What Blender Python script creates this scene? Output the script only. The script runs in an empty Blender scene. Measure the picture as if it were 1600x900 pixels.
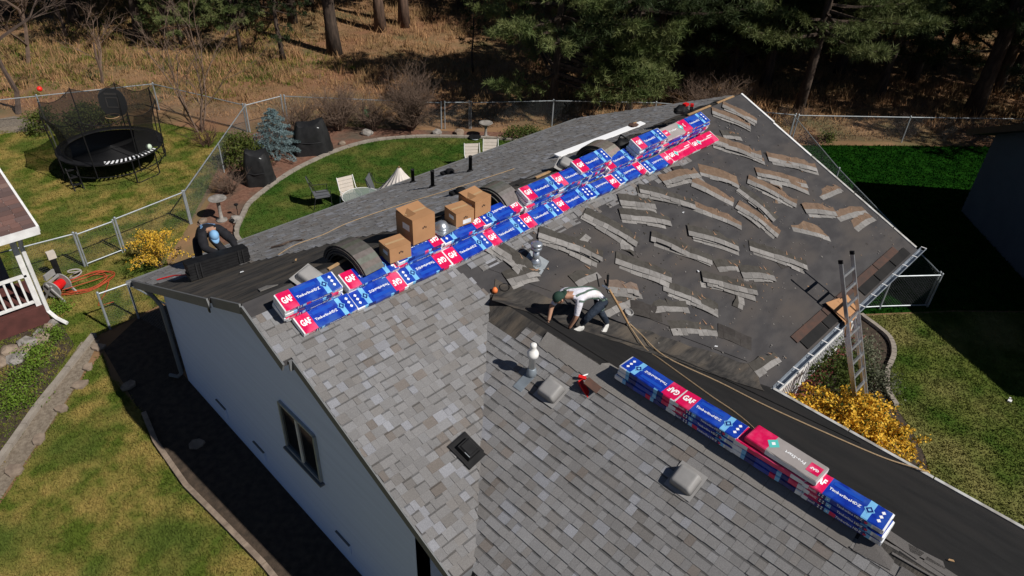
import bpy, bmesh, math, random
import numpy as np
from mathutils import Vector, Matrix, Euler
rnd = random.Random(7)
nr = np.random.default_rng(7)
D = bpy.data
scene = bpy.context.scene
COL = scene.collection
R = math.radians

# ---------------------------------------------------------------- camera
ZR = 5.029            # main ridge height above the ground
YAW, PIT, ROLL = 0.8089, 0.6076, 0.0480
cam = D.cameras.new('camera')
cam.sensor_width = 36.0
cam.lens = 25.01
cam.clip_end = 800
camo = D.objects.new('camera', cam); COL.objects.link(camo)
_f = Vector((math.sin(YAW)*math.cos(PIT), math.cos(YAW)*math.cos(PIT), -math.sin(PIT)))
_r = Vector((math.cos(YAW), -math.sin(YAW), 0)); _u = _r.cross(_f)
_r2 = _r*math.cos(ROLL)+_u*math.sin(ROLL); _u2 = -_r*math.sin(ROLL)+_u*math.cos(ROLL)
camo.matrix_world = Matrix(((_r2.x,_u2.x,-_f.x,-3.195),(_r2.y,_u2.y,-_f.y,-8.708),(_r2.z,_u2.z,-_f.z,11.412),(0,0,0,1)))
scene.camera = camo
CAMP = Vector((-3.195,-8.708,11.412))

# ---------------------------------------------------------------- sky and sun
SUND = Vector((0.22,-0.964,1.0)).normalized()      # towards the sun
w = D.worlds.new('World'); scene.world = w; w.use_nodes = True
nt = w.node_tree
bg = nt.nodes['Background']
sky = nt.nodes.new('ShaderNodeTexSky'); sky.sky_type = 'NISHITA'; sky.sun_disc = False
sky.sun_elevation = R(45.3); sky.sun_rotation = math.atan2(SUND.x, SUND.y)
sky.altitude = 1500; sky.air_density = 0.75; sky.dust_density = 0.15; sky.ozone_density = 1.0
nt.links.new(sky.outputs[0], bg.inputs[0]); bg.inputs[1].default_value = 0.05
sl = D.lights.new('sun', 'SUN'); sl.energy = 5.0; sl.angle = R(0.5); sl.color = (1.0, 0.95, 0.88)
so = D.objects.new('sun', sl); COL.objects.link(so)
so.rotation_euler = SUND.to_track_quat('Z','Y').to_euler(); so.location = (10,-30,40)
vs = scene.view_settings
vs.view_transform = 'Standard'; vs.look = 'None'; vs.exposure = 0.0; vs.gamma = 1.0; vs.use_curve_mapping = False
scene.cycles.max_bounces = 6; scene.cycles.transparent_max_bounces = 12

# ---------------------------------------------------------------- materials
MATS = {}
def mat(name, c1, c2=None, scale=6.0, rough=0.8, bump=0.0, bscale=40.0, metal=0.0, spec=0.3, detail=4.0, ramp=(0.35,0.65), attr=None, coord='pos', c3=None, scale3=0.7, stretch=None, trans=0.0, objrand=0.0):
    """Principled material: two colours mixed by noise, a third one in large patches, fine bump."""
    m = D.materials.new(name); m.use_nodes = True
    N = m.node_tree.nodes; Lk = m.node_tree.links
    b = N['Principled BSDF']
    b.inputs['Roughness'].default_value = rough; b.inputs['Metallic'].default_value = metal
    b.inputs['Specular IOR Level'].default_value = spec
    if coord == 'pos':
        g = N.new('ShaderNodeNewGeometry'); vec = g.outputs['Position']
    else:
        g = N.new('ShaderNodeTexCoord'); vec = g.outputs['Object']
    if stretch:
        mp = N.new('ShaderNodeMapping'); mp.inputs['Scale'].default_value = stretch
        Lk.new(vec, mp.inputs['Vector']); vec = mp.outputs[0]
    def noise(sc, det=detail):
        n = N.new('ShaderNodeTexNoise'); n.inputs['Scale'].default_value = sc; n.inputs['Detail'].default_value = det
        Lk.new(vec, n.inputs['Vector']); return n.outputs['Fac']
    def mix(f, a, bb, typ='MIX'):
        x = N.new('ShaderNodeMix'); x.data_type = 'RGBA'; x.blend_type = typ
        for s, v in ((x.inputs[0], f), (x.inputs[6], a), (x.inputs[7], bb)):
            if hasattr(v, 'is_linked'): Lk.new(v, s)
            else: s.default_value = v if not isinstance(v, tuple) else (*v, 1)
        return x.outputs[2]
    def rampf(f, lo, hi):
        r_ = N.new('ShaderNodeMapRange'); r_.inputs['From Min'].default_value = lo; r_.inputs['From Max'].default_value = hi
        Lk.new(f, r_.inputs['Value']); return r_.outputs[0]
    col = c1
    if attr:
        a = N.new('ShaderNodeAttribute'); a.attribute_name = attr; col = a.outputs['Color']
    if c2 is not None:
        f = rampf(noise(scale), *ramp)
        if attr:
            col = mix(f, col, c2, 'MULTIPLY')
        else:
            col = mix(f, c1, c2)
    if attr:
        col = mix(rampf(noise(.9, 5), .3, .7), col, (.86,.85,.84), 'MULTIPLY')
    if c3 is not None:
        col = mix(rampf(noise(scale3, 3), .48, .66), col, c3)
    if objrand:
        oi = N.new('ShaderNodeObjectInfo')
        hs = N.new('ShaderNodeHueSaturation'); mr = N.new('ShaderNodeMapRange')
        mr.inputs['To Min'].default_value = 1-objrand; mr.inputs['To Max'].default_value = 1+objrand
        Lk.new(oi.outputs['Random'], mr.inputs['Value']); Lk.new(mr.outputs[0], hs.inputs['Value'])
        if hasattr(col, 'is_linked'): Lk.new(col, hs.inputs['Color'])
        else: hs.inputs['Color'].default_value = (*col, 1)
        col = hs.outputs[0]
    if hasattr(col, 'is_linked'): Lk.new(col, b.inputs['Base Color'])
    else: b.inputs['Base Color'].default_value = (*col, 1)
    if bump:
        bn = N.new('ShaderNodeBump'); bn.inputs['Strength'].default_value = bump; bn.inputs['Distance'].default_value = 0.02
        Lk.new(noise(bscale), bn.inputs['Height']); Lk.new(bn.outputs[0], b.inputs['Normal'])
    if trans:
        t = N.new('ShaderNodeBsdfTransparent'); mx = N.new('ShaderNodeMixShader'); mx.inputs[0].default_value = trans
        out = N['Material Output']
        Lk.new(b.outputs[0], mx.inputs[1]); Lk.new(t.outputs[0], mx.inputs[2]); Lk.new(mx.outputs[0], out.inputs[0])
    MATS[name] = m
    return m
def leafmat(name, c1, c2, scale=2.0, rough=0.6, transl=0.25):
    m = mat(name, c1, c2, scale=scale, rough=rough, spec=0.2, objrand=.15)
    N = m.node_tree.nodes; Lk = m.node_tree.links
    b = N['Principled BSDF']; t = N.new('ShaderNodeBsdfTranslucent'); mx = N.new('ShaderNodeMixShader'); mx.inputs[0].default_value = transl
    src = b.inputs['Base Color'].links[0].from_socket
    Lk.new(src, t.inputs['Color']); Lk.new(b.outputs[0], mx.inputs[1]); Lk.new(t.outputs[0], mx.inputs[2])
    Lk.new(mx.outputs[0], N['Material Output'].inputs[0])
    return m

mat('shingle', (.2,.2,.2), (.78,.78,.78), scale=70, rough=.95, bump=.35, bscale=260, attr='col', spec=.15, ramp=(.3,.6))
mat('ridge_cap', (.235,.222,.21), (.195,.184,.172), scale=60, rough=.95, bump=.4, bscale=240, spec=.12, c3=(.17,.158,.148), scale3=1.5)
mat('felt', (.042,.040,.042), (.060,.057,.058), scale=2.2, rough=.85, bump=.25, bscale=30, spec=.2, detail=8, stretch=(1,2.2,1), c3=(.070,.061,.056), scale3=.55)
mat('felt_dark', (.0125,.0122,.0125), (.0175,.017,.017), scale=2.5, rough=.85, bump=.15, bscale=25, spec=.2, detail=8, stretch=(2.0,.7,1), c3=(.021,.0195,.019), scale3=.6)
mat('torn_felt', (.020,.019,.019), (.060,.054,.048), scale=5, rough=.9, bump=.6, bscale=18, detail=9, stretch=(.6,2.5,1), c3=(.085,.07,.055), scale3=1.4)
mat('strip_top', (.17,.16,.155), (.80,.79,.78), scale=14, rough=.95, bump=.3, bscale=200, spec=.12, attr='col')
mat('fascia', (.16,.165,.17), (.14,.145,.15), scale=3, rough=.5)
mat('wall_paint', (.58,.675,.88), (.54,.63,.83), scale=1.5, rough=.7, bump=.08, bscale=6, stretch=(.2,.2,8))
mat('white_trim', (.75,.75,.74), (.62,.61,.6), scale=6, rough=.45)
mat('drip_edge', (.62,.62,.6), (.36,.34,.31), scale=5, rough=.4, metal=.2)
mat('gutter', (.33,.37,.42), (.22,.25,.29), scale=4, rough=.45, metal=.3)
mat('glass', (.010,.012,.015), rough=.05, spec=.7)
mat('dark_metal', (.018,.018,.019), (.028,.028,.03), scale=5, rough=.45)
mat('vent_grey', (.30,.29,.285), (.25,.245,.24), scale=5, rough=.5)
mat('galv', (.55,.58,.62), (.40,.43,.47), scale=6, rough=.32, metal=.75)
mat('galv_dull', (.36,.39,.41), (.28,.31,.33), scale=6, rough=.5, metal=.4)
mat('wire', (.17,.185,.19), (.13,.14,.15), scale=6, rough=.5, metal=.3)
mat('aluminium', (.62,.63,.65), (.5,.5,.52), scale=8, rough=.35, metal=.8)
mat('pvc', (.78,.78,.76), (.70,.69,.66), scale=6, rough=.4)
mat('lead_boot', (.25,.29,.33), (.2,.23,.26), scale=8, rough=.5, metal=.3)
mat('wrap_blue', (.006,.026,.28), (.010,.055,.42), scale=7, rough=.24, spec=.5, bump=.35, bscale=11, c3=(.03,.085,.36), scale3=3.5)
mat('wrap_navy', (.006,.014,.12), (.008,.02,.17), scale=9, rough=.25, spec=.5, bump=.12, bscale=14)
mat('wrap_crimson', (.66,.006,.085), (.54,.006,.07), scale=6, rough=.28, spec=.5, bump=.35, bscale=11, c3=(.72,.07,.17), scale3=3.5)
mat('wrap_sky', (.20,.50,.78), (.16,.42,.70), scale=6, rough=.25, spec=.5)
mat('wrap_white', (.78,.80,.82), (.64,.66,.68), scale=9, rough=.3, spec=.5)
mat('wrap_teal', (.10,.50,.46), rough=.35)
mat('wrap_grey', (.33,.30,.29), (.29,.265,.255), scale=5, rough=.45)
mat('rust_strip', (.085,.047,.036), (.058,.040,.034), scale=5, rough=.95, bump=.3, bscale=40)
mat('wrap_mid', (.012,.07,.42), rough=.25, spec=.5)
mat('print_white', (.85,.86,.88), rough=.35)
mat('cardboard', (.40,.215,.105), (.36,.19,.09), scale=4, rough=.8, bump=.05)
mat('cardboard_in', (.25,.13,.06), rough=.85)
mat('ink', (.03,.02,.018), rough=.7)
mat('tape', (.45,.30,.16), rough=.3)
mat('wood_raw', (.42,.27,.14), (.33,.2,.1), scale=12, rough=.8)
mat('rope', (.36,.26,.16), (.26,.185,.11), scale=40, rough=.9)
mat('tool_red', (.60,.012,.012), (.5,.01,.01), scale=5, rough=.35)
mat('rust_brown', (.10,.050,.036), (.070,.040,.031), scale=8, rough=.9)
mat('black_plastic', (.008,.008,.009), (.014,.014,.015), scale=7, rough=.6, spec=.15)
mat('cover_black', (.012,.012,.013), (.02,.02,.021), scale=4, rough=.5, bump=.5, bscale=5)
mat('net', (.006,.006,.006), rough=.9, trans=.32)
mat('mat_black', (.005,.005,.006), (.009,.009,.01), scale=3, rough=.6)
mat('grass', (.255,.195,.058), (.078,.108,.016), scale=1.5, rough=.9, bump=.5, bscale=60, detail=6, ramp=(.40,.60), c3=(.075,.105,.020), scale3=.55, spec=.05)
mat('grass_back', (.120,.125,.032), (.036,.080,.012), scale=1.0, rough=.9, bump=.5, bscale=60, detail=6, ramp=(.34,.58), c3=(.062,.10,.018), scale3=1.2, spec=.05)
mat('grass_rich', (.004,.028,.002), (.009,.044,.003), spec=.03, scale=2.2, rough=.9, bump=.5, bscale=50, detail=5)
mat('grass_front', (.115,.135,.03), (.045,.085,.012), scale=1.4, rough=.9, bump=.5, bscale=60, detail=6, c3=(.19,.175,.06), scale3=.5, spec=.05)
mat('forest_floor', (.235,.135,.070), (.115,.095,.040), scale=.45, rough=.95, bump=.6, bscale=14, detail=9, ramp=(.4,.62), c3=(.20,.098,.052), scale3=.22)
mat('dry_grass', (.36,.20,.098), (.20,.13,.058), scale=.6, rough=.9, objrand=.1)
mat('bark_mulch', (.13,.060,.040), (.20,.105,.070), scale=9, rough=.95, bump=.9, bscale=40, detail=8, c3=(.10,.075,.055), scale3=.8)
mat('soil', (.036,.027,.020), (.070,.050,.036), scale=7, rough=.95, bump=.8, bscale=35, detail=8)
mat('gravel', (.24,.20,.155), (.15,.12,.09), scale=14, rough=.95, bump=.9, bscale=45, detail=6)
mat('concrete', (.30,.265,.225), (.23,.20,.17), scale=5, rough=.9, bump=.3, bscale=60)
mat('stone', (.27,.21,.16), (.17,.13,.10), scale=6, rough=.9, bump=.5, bscale=20)
mat('stone_grey', (.28,.26,.24), (.18,.165,.15), scale=8, rough=.9, bump=.5, bscale=20)
mat('bark', (.085,.060,.045), (.035,.025,.020), scale=9, rough=.95, bump=1.0, bscale=14, stretch=(1,1,.25))
mat('bark_red', (.15,.095,.068), (.07,.046,.034), scale=7, rough=.95, bump=1.0, bscale=12, stretch=(1,1,.25))
mat('twig', (.17,.115,.085), (.11,.075,.055), scale=5, rough=.9)
mat('twig_dark', (.06,.042,.034), (.10,.07,.055), scale=5, rough=.9)
leafmat('needle', (.085,.120,.036), (.180,.200,.075), scale=1.1)
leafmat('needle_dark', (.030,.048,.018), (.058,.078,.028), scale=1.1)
leafmat('spruce', (.26,.36,.38), (.15,.22,.23), scale=3)
leafmat('shrub_leaf', (.05,.075,.014), (.11,.125,.026), scale=4)
leafmat('lime_leaf', (.16,.25,.03), (.10,.17,.02), scale=4)
leafmat('forsythia', (.86,.56,.07), (.74,.44,.045), scale=5)
leafmat('green_leaf', (.045,.075,.014), (.085,.11,.022), scale=3)
leafmat('sage_leaf', (.16,.17,.11), (.10,.11,.07), scale=4)
mat('porch_shingle', (.2,.12,.10), (.85,.85,.85), scale=40, rough=.9, attr='col')
mat('deck_brown', (.10,.035,.03), (.07,.026,.022), scale=5, rough=.8)
mat('deck_red', (.22,.06,.05), (.16,.045,.04), scale=5, rough=.8)
mat('siding_blue', (.075,.095,.12), (.065,.082,.105), scale=2, rough=.7)
mat('roof_dark', (.025,.026,.028), (.04,.04,.042), scale=8, rough=.9)
mat('hose', (.40,.075,.03), (.32,.055,.025), scale=20, rough=.5)
mat('skin', (.42,.24,.16), (.37,.2,.13), scale=12, rough=.55)
mat('tee_white', (.74,.73,.80), (.60,.59,.66), scale=9, rough=.85, bump=1.0, bscale=11, c3=(.62,.58,.58), scale3=4)
mat('jeans', (.012,.020,.036), (.030,.040,.058), scale=9, rough=.9, bump=1.0, bscale=13)
mat('black_cloth', (.010,.010,.013), (.018,.018,.022), scale=9, rough=.9, bump=.4, bscale=16)
mat('shoe', (.62,.61,.58), (.5,.49,.47), scale=14, rough=.6)
mat('cap_green', (.016,.042,.03), rough=.8)
mat('cap_blue', (.22,.42,.66), (.18,.36,.6), scale=9, rough=.8)
mat('harness_green', (.10,.15,.12), (.08,.12,.1), scale=20, rough=.7)
mat('harness_blue', (.16,.30,.5), rough=.7)
mat('hair', (.02,.013,.01), rough=.7)
mat('chair_sling', (.55,.49,.43), (.5,.45,.4), scale=10, rough=.8)
mat('chair_dark', (.10,.105,.115), rough=.7)
mat('umbrella_cloth', (.62,.57,.53), (.55,.5,.47), scale=6, rough=.85)
mat('table_glass', (.30,.36,.33), rough=.1, spec=.6, trans=.55)
mat('orange', (.75,.20,.06), rough=.6)
mat('red_ball', (.75,.03,.02), rough=.4)
mat('pale_ball', (.50,.60,.48), rough=.4)
mat('green_plastic', (.02,.22,.08), rough=.5)
mat('teal_plastic', (.03,.22,.26), rough=.5)
mat('blue_white', (.55,.62,.68), rough=.5)

# ---------------------------------------------------------------- mesh helpers
class MB:
    """Collects faces of one mesh, each with a material slot and (optionally) a colour."""
    def __init__(s): s.v=[]; s.f=[]; s.m=[]; s.mats=[]; s.c=[]; s.cur=0; s.col=None
    def use(s, name):
        if name not in s.mats: s.mats.append(name)
        s.cur = s.mats.index(name); return s
    def add(s, vs, fs):
        n=len(s.v); s.v += [tuple(x) for x in vs]
        for f in fs: s.f.append(tuple(n+i for i in f)); s.m.append(s.cur); s.c.append(s.col)
        return s
    def box(s, c, d, rot=None, taper=None):
        hx,hy,hz = d[0]/2,d[1]/2,d[2]/2
        t = taper or (1,1)
        P=[(-hx,-hy,-hz),(hx,-hy,-hz),(hx,hy,-hz),(-hx,hy,-hz),(-hx*t[0],-hy*t[1],hz),(hx*t[0],-hy*t[1],hz),(hx*t[0],hy*t[1],hz),(-hx*t[0],hy*t[1],hz)]
        M_ = rot if rot is not None else Matrix.Identity(3)
        c=Vector(c); P=[M_@Vector(p)+c for p in P]
        return s.add(P,[(0,3,2,1),(4,5,6,7),(0,1,5,4),(1,2,6,5),(2,3,7,6),(3,0,4,7)])
    def bar(s, a, b, wd, ht, up=(0,0,1)):
        a=Vector(a); b=Vector(b); d=(b-a); L=d.length
        if L<1e-6: return s
        x=d/L; u=Vector(up); y=u.cross(x)
        if y.length<1e-4: y=Vector((1,0,0)).cross(x)
        y.normalize(); z=x.cross(y)
        return s.box((a+b)/2,(L,wd,ht),Matrix((x,y,z)).transposed())
    def tube(s, pts, r, n=6, cap=True):
        pts=[Vector(p) for p in pts]; k=len(pts)
        rs = r if isinstance(r,(list,tuple)) else [r]*k
        base=len(s.v); prev=None
        for i,p in enumerate(pts):
            t=(pts[min(i+1,k-1)]-pts[max(i-1,0)])
            if t.length<1e-9: t=Vector((0,0,1))
            t.normalize()
            if prev is None:
                a=t.orthogonal().normalized()
            else:
                a=(prev-t*prev.dot(t))
                a = a.normalized() if a.length>1e-6 else t.orthogonal().normalized()
            prev=a; b=t.cross(a)
            for j in range(n):
                th=2*math.pi*j/n
                s.v.append(tuple(p+(a*math.cos(th)+b*math.sin(th))*rs[i]))
        for i in range(k-1):
            for j in range(n):
                A=base+i*n+j; B=base+i*n+(j+1)%n
                s.f.append((A,B,B+n,A+n)); s.m.append(s.cur); s.c.append(s.col)
        if cap:
            for i,rv in ((0,True),(k-1,False)):
                f=[base+i*n+j for j in range(n)]
                s.f.append(tuple(reversed(f)) if rv else tuple(f)); s.m.append(s.cur); s.c.append(s.col)
        return s
    def lathe(s, prof, c=(0,0,0), n=16, rot=None):
        base=len(s.v); c=Vector(c); M_=rot if rot is not None else Matrix.Identity(3)
        for (r,z) in prof:
            for j in range(n):
                th=2*math.pi*j/n; s.v.append(tuple(M_@Vector((r*math.cos(th),r*math.sin(th),z))+c))
        for i in range(len(prof)-1):
            for j in range(n):
                A=base+i*n+j; B=base+i*n+(j+1)%n
                s.f.append((A,B,B+n,A+n)); s.m.append(s.cur); s.c.append(s.col)
        for i,rv in ((0,True),(len(prof)-1,False)):
            if prof[i][0]>1e-4:
                f=[base+i*n+j for j in range(n)]
                s.f.append(tuple(reversed(f)) if rv else tuple(f)); s.m.append(s.cur); s.c.append(s.col)
        return s
    def prism(s, top, dz):
        """polygon (3D points, counter-clockwise from above) extruded straight down by dz"""
        n=len(top); bot=[(p[0],p[1],p[2]-dz) for p in top]
        s.add(list(top)+bot,[tuple(range(n)),tuple(range(2*n-1,n-1,-1))]+[(i,n+i,n+(i+1)%n,(i+1)%n) for i in range(n)])
        return s
    def mesh(s, name, smooth=False):
        me=D.meshes.new(name); me.from_pydata(s.v,[],s.f)
        for m in s.mats: me.materials.append(MATS[m])
        me.polygons.foreach_set('material_index', s.m)
        if any(c is not None for c in s.c):
            a=me.color_attributes.new('col','FLOAT_COLOR','CORNER')
            out=[]
            for f,c in zip(s.f,s.c):
                c=c or (.2,.2,.2)
                out += [c[0],c[1],c[2],1.0]*len(f)
            a.data.foreach_set('color', out)
        if smooth: me.polygons.foreach_set('use_smooth',[True]*len(me.polygons))
        me.update()
        return me
    def build(s, name, parent=None, smooth=False):
        return obj(name, s.mesh(name,smooth), parent)
def obj(name, me, parent=None):
    o=D.objects.new(name, me); COL.objects.link(o)
    if parent is not None: o.parent=parent
    return o
def tag(o, label, cat, group=None, kind=None):
    if label: o['label']=label
    if cat: o['category']=cat
    if group: o['group']=group
    if kind: o['kind']=kind
    return o
def thing(name, label, cat, loc=(0,0,0), rotz=0, group=None):
    o=D.objects.new(name,None); COL.objects.link(o); o.location=loc; o.rotation_euler=(0,0,rotz); o.empty_display_size=.2
    return tag(o,label,cat,group)
def numesh(name, V, F, mats, mi=None, parent=None):
    """fast mesh from numpy arrays; F is (n,3) or (n,4)"""
    V=np.asarray(V,np.float32); F=np.asarray(F,np.int32); k=F.shape[1]
    me=D.meshes.new(name); me.vertices.add(len(V)); me.vertices.foreach_set('co',V.ravel())
    me.loops.add(F.size); me.loops.foreach_set('vertex_index',F.ravel())
    me.polygons.add(len(F)); me.polygons.foreach_set('loop_start',np.arange(0,F.size,k,dtype=np.int32))
    try: me.polygons.foreach_set('loop_total',np.full(len(F),k,np.int32))
    except Exception: pass
    for m in mats: me.materials.append(MATS[m])
    if mi is not None: me.polygons.foreach_set('material_index',np.asarray(mi,np.int32))
    me.update(calc_edges=True); me.validate()
    return me
def copy_tree(o, parent=None):
    c=o.copy(); COL.objects.link(c)
    if parent is not None: c.parent=parent
    for ch in o.children: copy_tree(ch,c)
    return c
def text_mesh(body, size, bold=0.0, res=2, sx=1.0):
    cu=D.curves.new('t','FONT'); cu.body=body; cu.size=size; cu.offset=bold; cu.resolution_u=res
    cu.align_x='CENTER'; cu.align_y='CENTER'
    o=D.objects.new('t',cu); COL.objects.link(o)
    dg=bpy.context.evaluated_depsgraph_get(); dg.update()
    me=D.meshes.new_from_object(o.evaluated_get(dg))
    V=[(v.co.x*sx,v.co.y,0.0) for v in me.vertices]; F=[tuple(p.vertices) for p in me.polygons]
    D.objects.remove(o); D.curves.remove(cu); D.meshes.remove(me)
    return V,F
def polyfill(pts, z=0.0):
    """flat sheet from a plan outline (ear-cut by bmesh)"""
    bm=bmesh.new(); vs_=[bm.verts.new((p[0],p[1],z)) for p in pts]
    f=bm.faces.new(vs_)
    if f.normal.z<0: f.normal_flip()
    bmesh.ops.triangulate(bm,faces=[f]); bm.normal_update()
    for f in bm.faces:
        if f.normal.z<0: f.normal_flip()
    return bm
def sheet(name, pts, z, m, thick=0.0):
    bm=polyfill(pts,z); me=D.meshes.new(name); bm.to_mesh(me); bm.free(); me.materials.append(MATS[m])
    o=obj(name,me); o['kind']='structure'; return o
def inpoly(P, poly):
    x=P[:,0]; y=P[:,1]; c=np.zeros(len(P),bool); n=len(poly)
    for i in range(n):
        x1,y1=poly[i][0],poly[i][1]; x2,y2=poly[i-1][0],poly[i-1][1]
        k=((y1>y)!=(y2>y))&(x<(x2-x1)*(y-y1)/((y2-y1) if y2!=y1 else 1e-9)+x1); c^=k
    return c
def smooth_path(pts, k=6):
    out=[]; P=[Vector(p) for p in pts]; n=len(P)
    for i in range(n-1):
        a=P[max(i-1,0)];b=P[i];c=P[i+1];d=P[min(i+2,n-1)]
        for j in range(k):
            t=j/k; out.append(0.5*((2*b)+(c-a)*t+(2*a-5*b+4*c-d)*t*t+(3*b-a-3*c+d)*t*t*t))
    out.append(P[-1]); return out

# ================================================================ GROUND
def ground():
    gx=np.concatenate([np.linspace(-150,-20,14),np.linspace(-14,90,70),np.linspace(100,260,14)])
    gy=np.concatenate([np.linspace(-150,-30,12),np.linspace(-24,90,76),np.linspace(100,260,14)])
    X,Y=np.meshgrid(gx,gy,indexing='ij')
    d=(X*.72+Y*.69)
    Z=np.where(d>30,(d-30)*.045,0)+np.where(d>24,.10*np.sin(X*.9)*np.cos(Y*.7)*np.clip((d-24)/8,0,1),0)
    n,m=X.shape; V=np.stack([X.ravel(),Y.ravel(),Z.ravel()],1)
    i,j=np.meshgrid(np.arange(n-1),np.arange(m-1),indexing='ij'); a=(i*m+j).ravel()
    F=np.stack([a,a+m,a+m+1,a+1],1)
    o=obj('ground',numesh('ground',V,F,['forest_floor'])); o['kind']='structure'
ground()
def gz(x,y):
    d=x*.72+y*.69
    return max(0,(d-30)*.045)+ (0.10*math.sin(x*.9)*math.cos(y*.7)*min(1,max(0,(d-24)/8)) if d>24 else 0)

LAWN_L=[(-.62,7.2),(-.8,6.2),(-.72,4.4),(-.92,3.5),(-.95,2.0),(-.82,.6),(-.72,-.6),(-.7,-2),(-.9,-12),(-14,-12),(-14,-7),(-3.35,4.25),(-2.2,5.55),(-1.2,6.65)]
LAWN_T=[(-.75,7.95),(-2.4,6.05),(-3.9,4.3),(-14,-6.4),(-16,6),(-16,26),(-2,24.6),(1.2,23.2),(3.2,21.6),(6.2,20.2),(7.9,17.3),(5.6,14.3),(3.45,11.6),(2.2,10.2),(1.6,8.3),(.5,8.1)]
_c=smooth_path([(4.25,9.0,0),(4.32,10.12,0),(5.1,11.2,0),(5.96,11.99,0),(8.31,13.09,0),(11.06,13.47,0),(13.19,12.6,0),(15.27,10.72,0),(16.3,9.3,0),(17.2,7.6,0)],6)
LAWN_B=[(p.x,p.y) for p in _c]+[(17.4,4.8),(4.2,4.8)]
LAWN_R=[(25.2,1.7),(28.2,-.9),(31.2,-3.5),(30,-8),(20,-9),(17.2,-6.4),(14.9,-4.6),(14.9,3.0),(18,5.4),(21.5,4.2),(23.8,2.6)]
_cr=smooth_path([(14.9,-4.7,0),(14.5,-5.6,0),(13.87,-5.99,0),(12.99,-6.17,0),(12.27,-6.5,0),(11.5,-7.3,0),(10.6,-8.0,0),(9.3,-8.3,0),(7.2,-8.5,0),(6.9,-14,0)],5)
LAWN_F=[(p.x,p.y) for p in _cr]+[(18,-24),(32,-24),(30,-8.1),(20,-9.1),(17.2,-6.5)]
sheet('lawn_left',LAWN_L,.012,'grass'); sheet('lawn_trampoline',LAWN_T,.012,'grass')
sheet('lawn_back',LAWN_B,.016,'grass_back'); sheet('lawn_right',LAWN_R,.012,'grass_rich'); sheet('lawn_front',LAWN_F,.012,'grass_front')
sheet('bed_back',[(3.9,9.2),(3.75,11.6),(8.4,17.0),(10.0,17.0),(14.4,12.5),(18.2,9.0),(18.0,4.6),(4.0,4.6)],.006,'bark_mulch')
sheet('bed_side',[(-.55,7.3),(-.86,3.4),(-.88,2.0),(-.75,.6),(-.65,-.6),(-.63,-2),(-.8,-12),(.45,-12),(.45,5.2),(2.1,8.2),(.5,8.0)],.008,'soil')
sheet('bed_front',[(7.0,-4),(14.8,-4.2),(14.9,-4.7)]+[(p.x,p.y) for p in _cr]+[(6.9,-14)],.006,'soil')
sheet('bed_neighbour',[(-1.0,7.95),(-2.3,6.35),(-4.2,4.4),(-9,-1),(-11,3),(-4,9.8),(-.9,10.0)],.018,'soil')
sheet('gravel_path',[(-.48,7.75),(-1.35,6.55),(-3.45,4.22),(-14,-7.2),(-14,-6.2),(-3.9,4.45),(-2.35,6.2),(-.85,7.95)],.020,'gravel')
sheet('bed_tree',[(-6,25.2),(2.2,24.4),(3.3,21.7),(1.6,22.7),(-2,24.0),(-6,24.3)],.018,'gravel')

def kerb(name, path, wd, ht, m):
    """a real raised edging with joints"""
    mb=MB().use(m); P=[Vector(p) for p in path]
    for a,b in zip(P[:-1],P[1:]):
        d=(b-a); L=d.length; k=max(1,int(L/.45))
        for i in range(k):
            p=a+d*(i/k); q=a+d*((i+1)/k-.012/L*1)
            mb.bar(p+Vector((0,0,ht/2)),q+Vector((0,0,ht/2)),wd,ht*(1+rnd.uniform(-.05,.08)))
    o=mb.build(name); return o
def edging(label, path, wd=.12, ht=.12, m='concrete', part='edging_block'):
    t=thing('lawn_edging',label,'edging',path[0])
    base=Vector(path[0]); P=[Vector(p) for p in path]
    for a,b in zip(P[:-1],P[1:]):
        d=b-a; L=d.length
        if L<.02: continue
        k=max(1,round(L/.6))
        for i in range(k):
            mb=MB().use(m); p=a+d*(i/k)-base; q=a+d*((i+1)/k)-base; q=q-(q-p).normalized()*.014
            h=ht*rnd.uniform(.94,1.06); z=Vector((0,0,h/2))
            mb.bar(p+z,q+z,wd,h); mb.build(part,t)
    return t
edging('pale curved concrete edging around the back lawn',[tuple(p) for p in _c],.14,.10)
edging('straight concrete kerb beside the gravel strip at lower left',[(-.52,7.98,0),(-2.3,6.22,0),(-4.2,4.12,0),(-9,-1.2,0)],.12,.12)
edging('brown edging between the left lawn and the shaded bed by the grey wall',[(-.72,4.5,0),(-.88,3.5,0),(-.92,2.0,0),(-.79,.6,0),(-.69,-.6,0),(-.67,-2,0),(-.8,-6,0)],.10,.10,'stone')
edging('curved concrete edging around the forsythia bed by the porch',[tuple(p) for p in _cr][:23],.12,.10)
for i,(x,y,s) in enumerate([(-.62,5.6,.2),(-1.05,6.85,.15),(-1.4,6.35,.19),(-1.95,5.82,.15),(-2.6,5.2,.17),(-3.2,4.65,.2),(-.62,7.45,.17),(-.3,2.9,.17)]):
    mb=MB().use('stone'); n=7; pr=[]
    top=[(s*(.8+.3*rnd.random())*math.cos(2*math.pi*k/n),s*(.55+.3*rnd.random())*math.sin(2*math.pi*k/n),.055) for k in range(n)]
    mb.prism(top,.055); o=mb.build('flat_stone'); o.location=(x,y,.02); o.rotation_euler=(0,0,rnd.random()*3)
    wh=['beside the end of the house shadow','second from the gate in the gravel strip','third from the gate in the gravel strip','fourth from the gate in the gravel strip','fifth from the gate in the gravel strip','nearest the left picture edge in the gravel strip','beside the gate post of the grey wall','lone on the bed below the grey wall'][i]
    tag(o,'flat brown stone '+wh,'stone','flat stones of the gravel strip')

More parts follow.
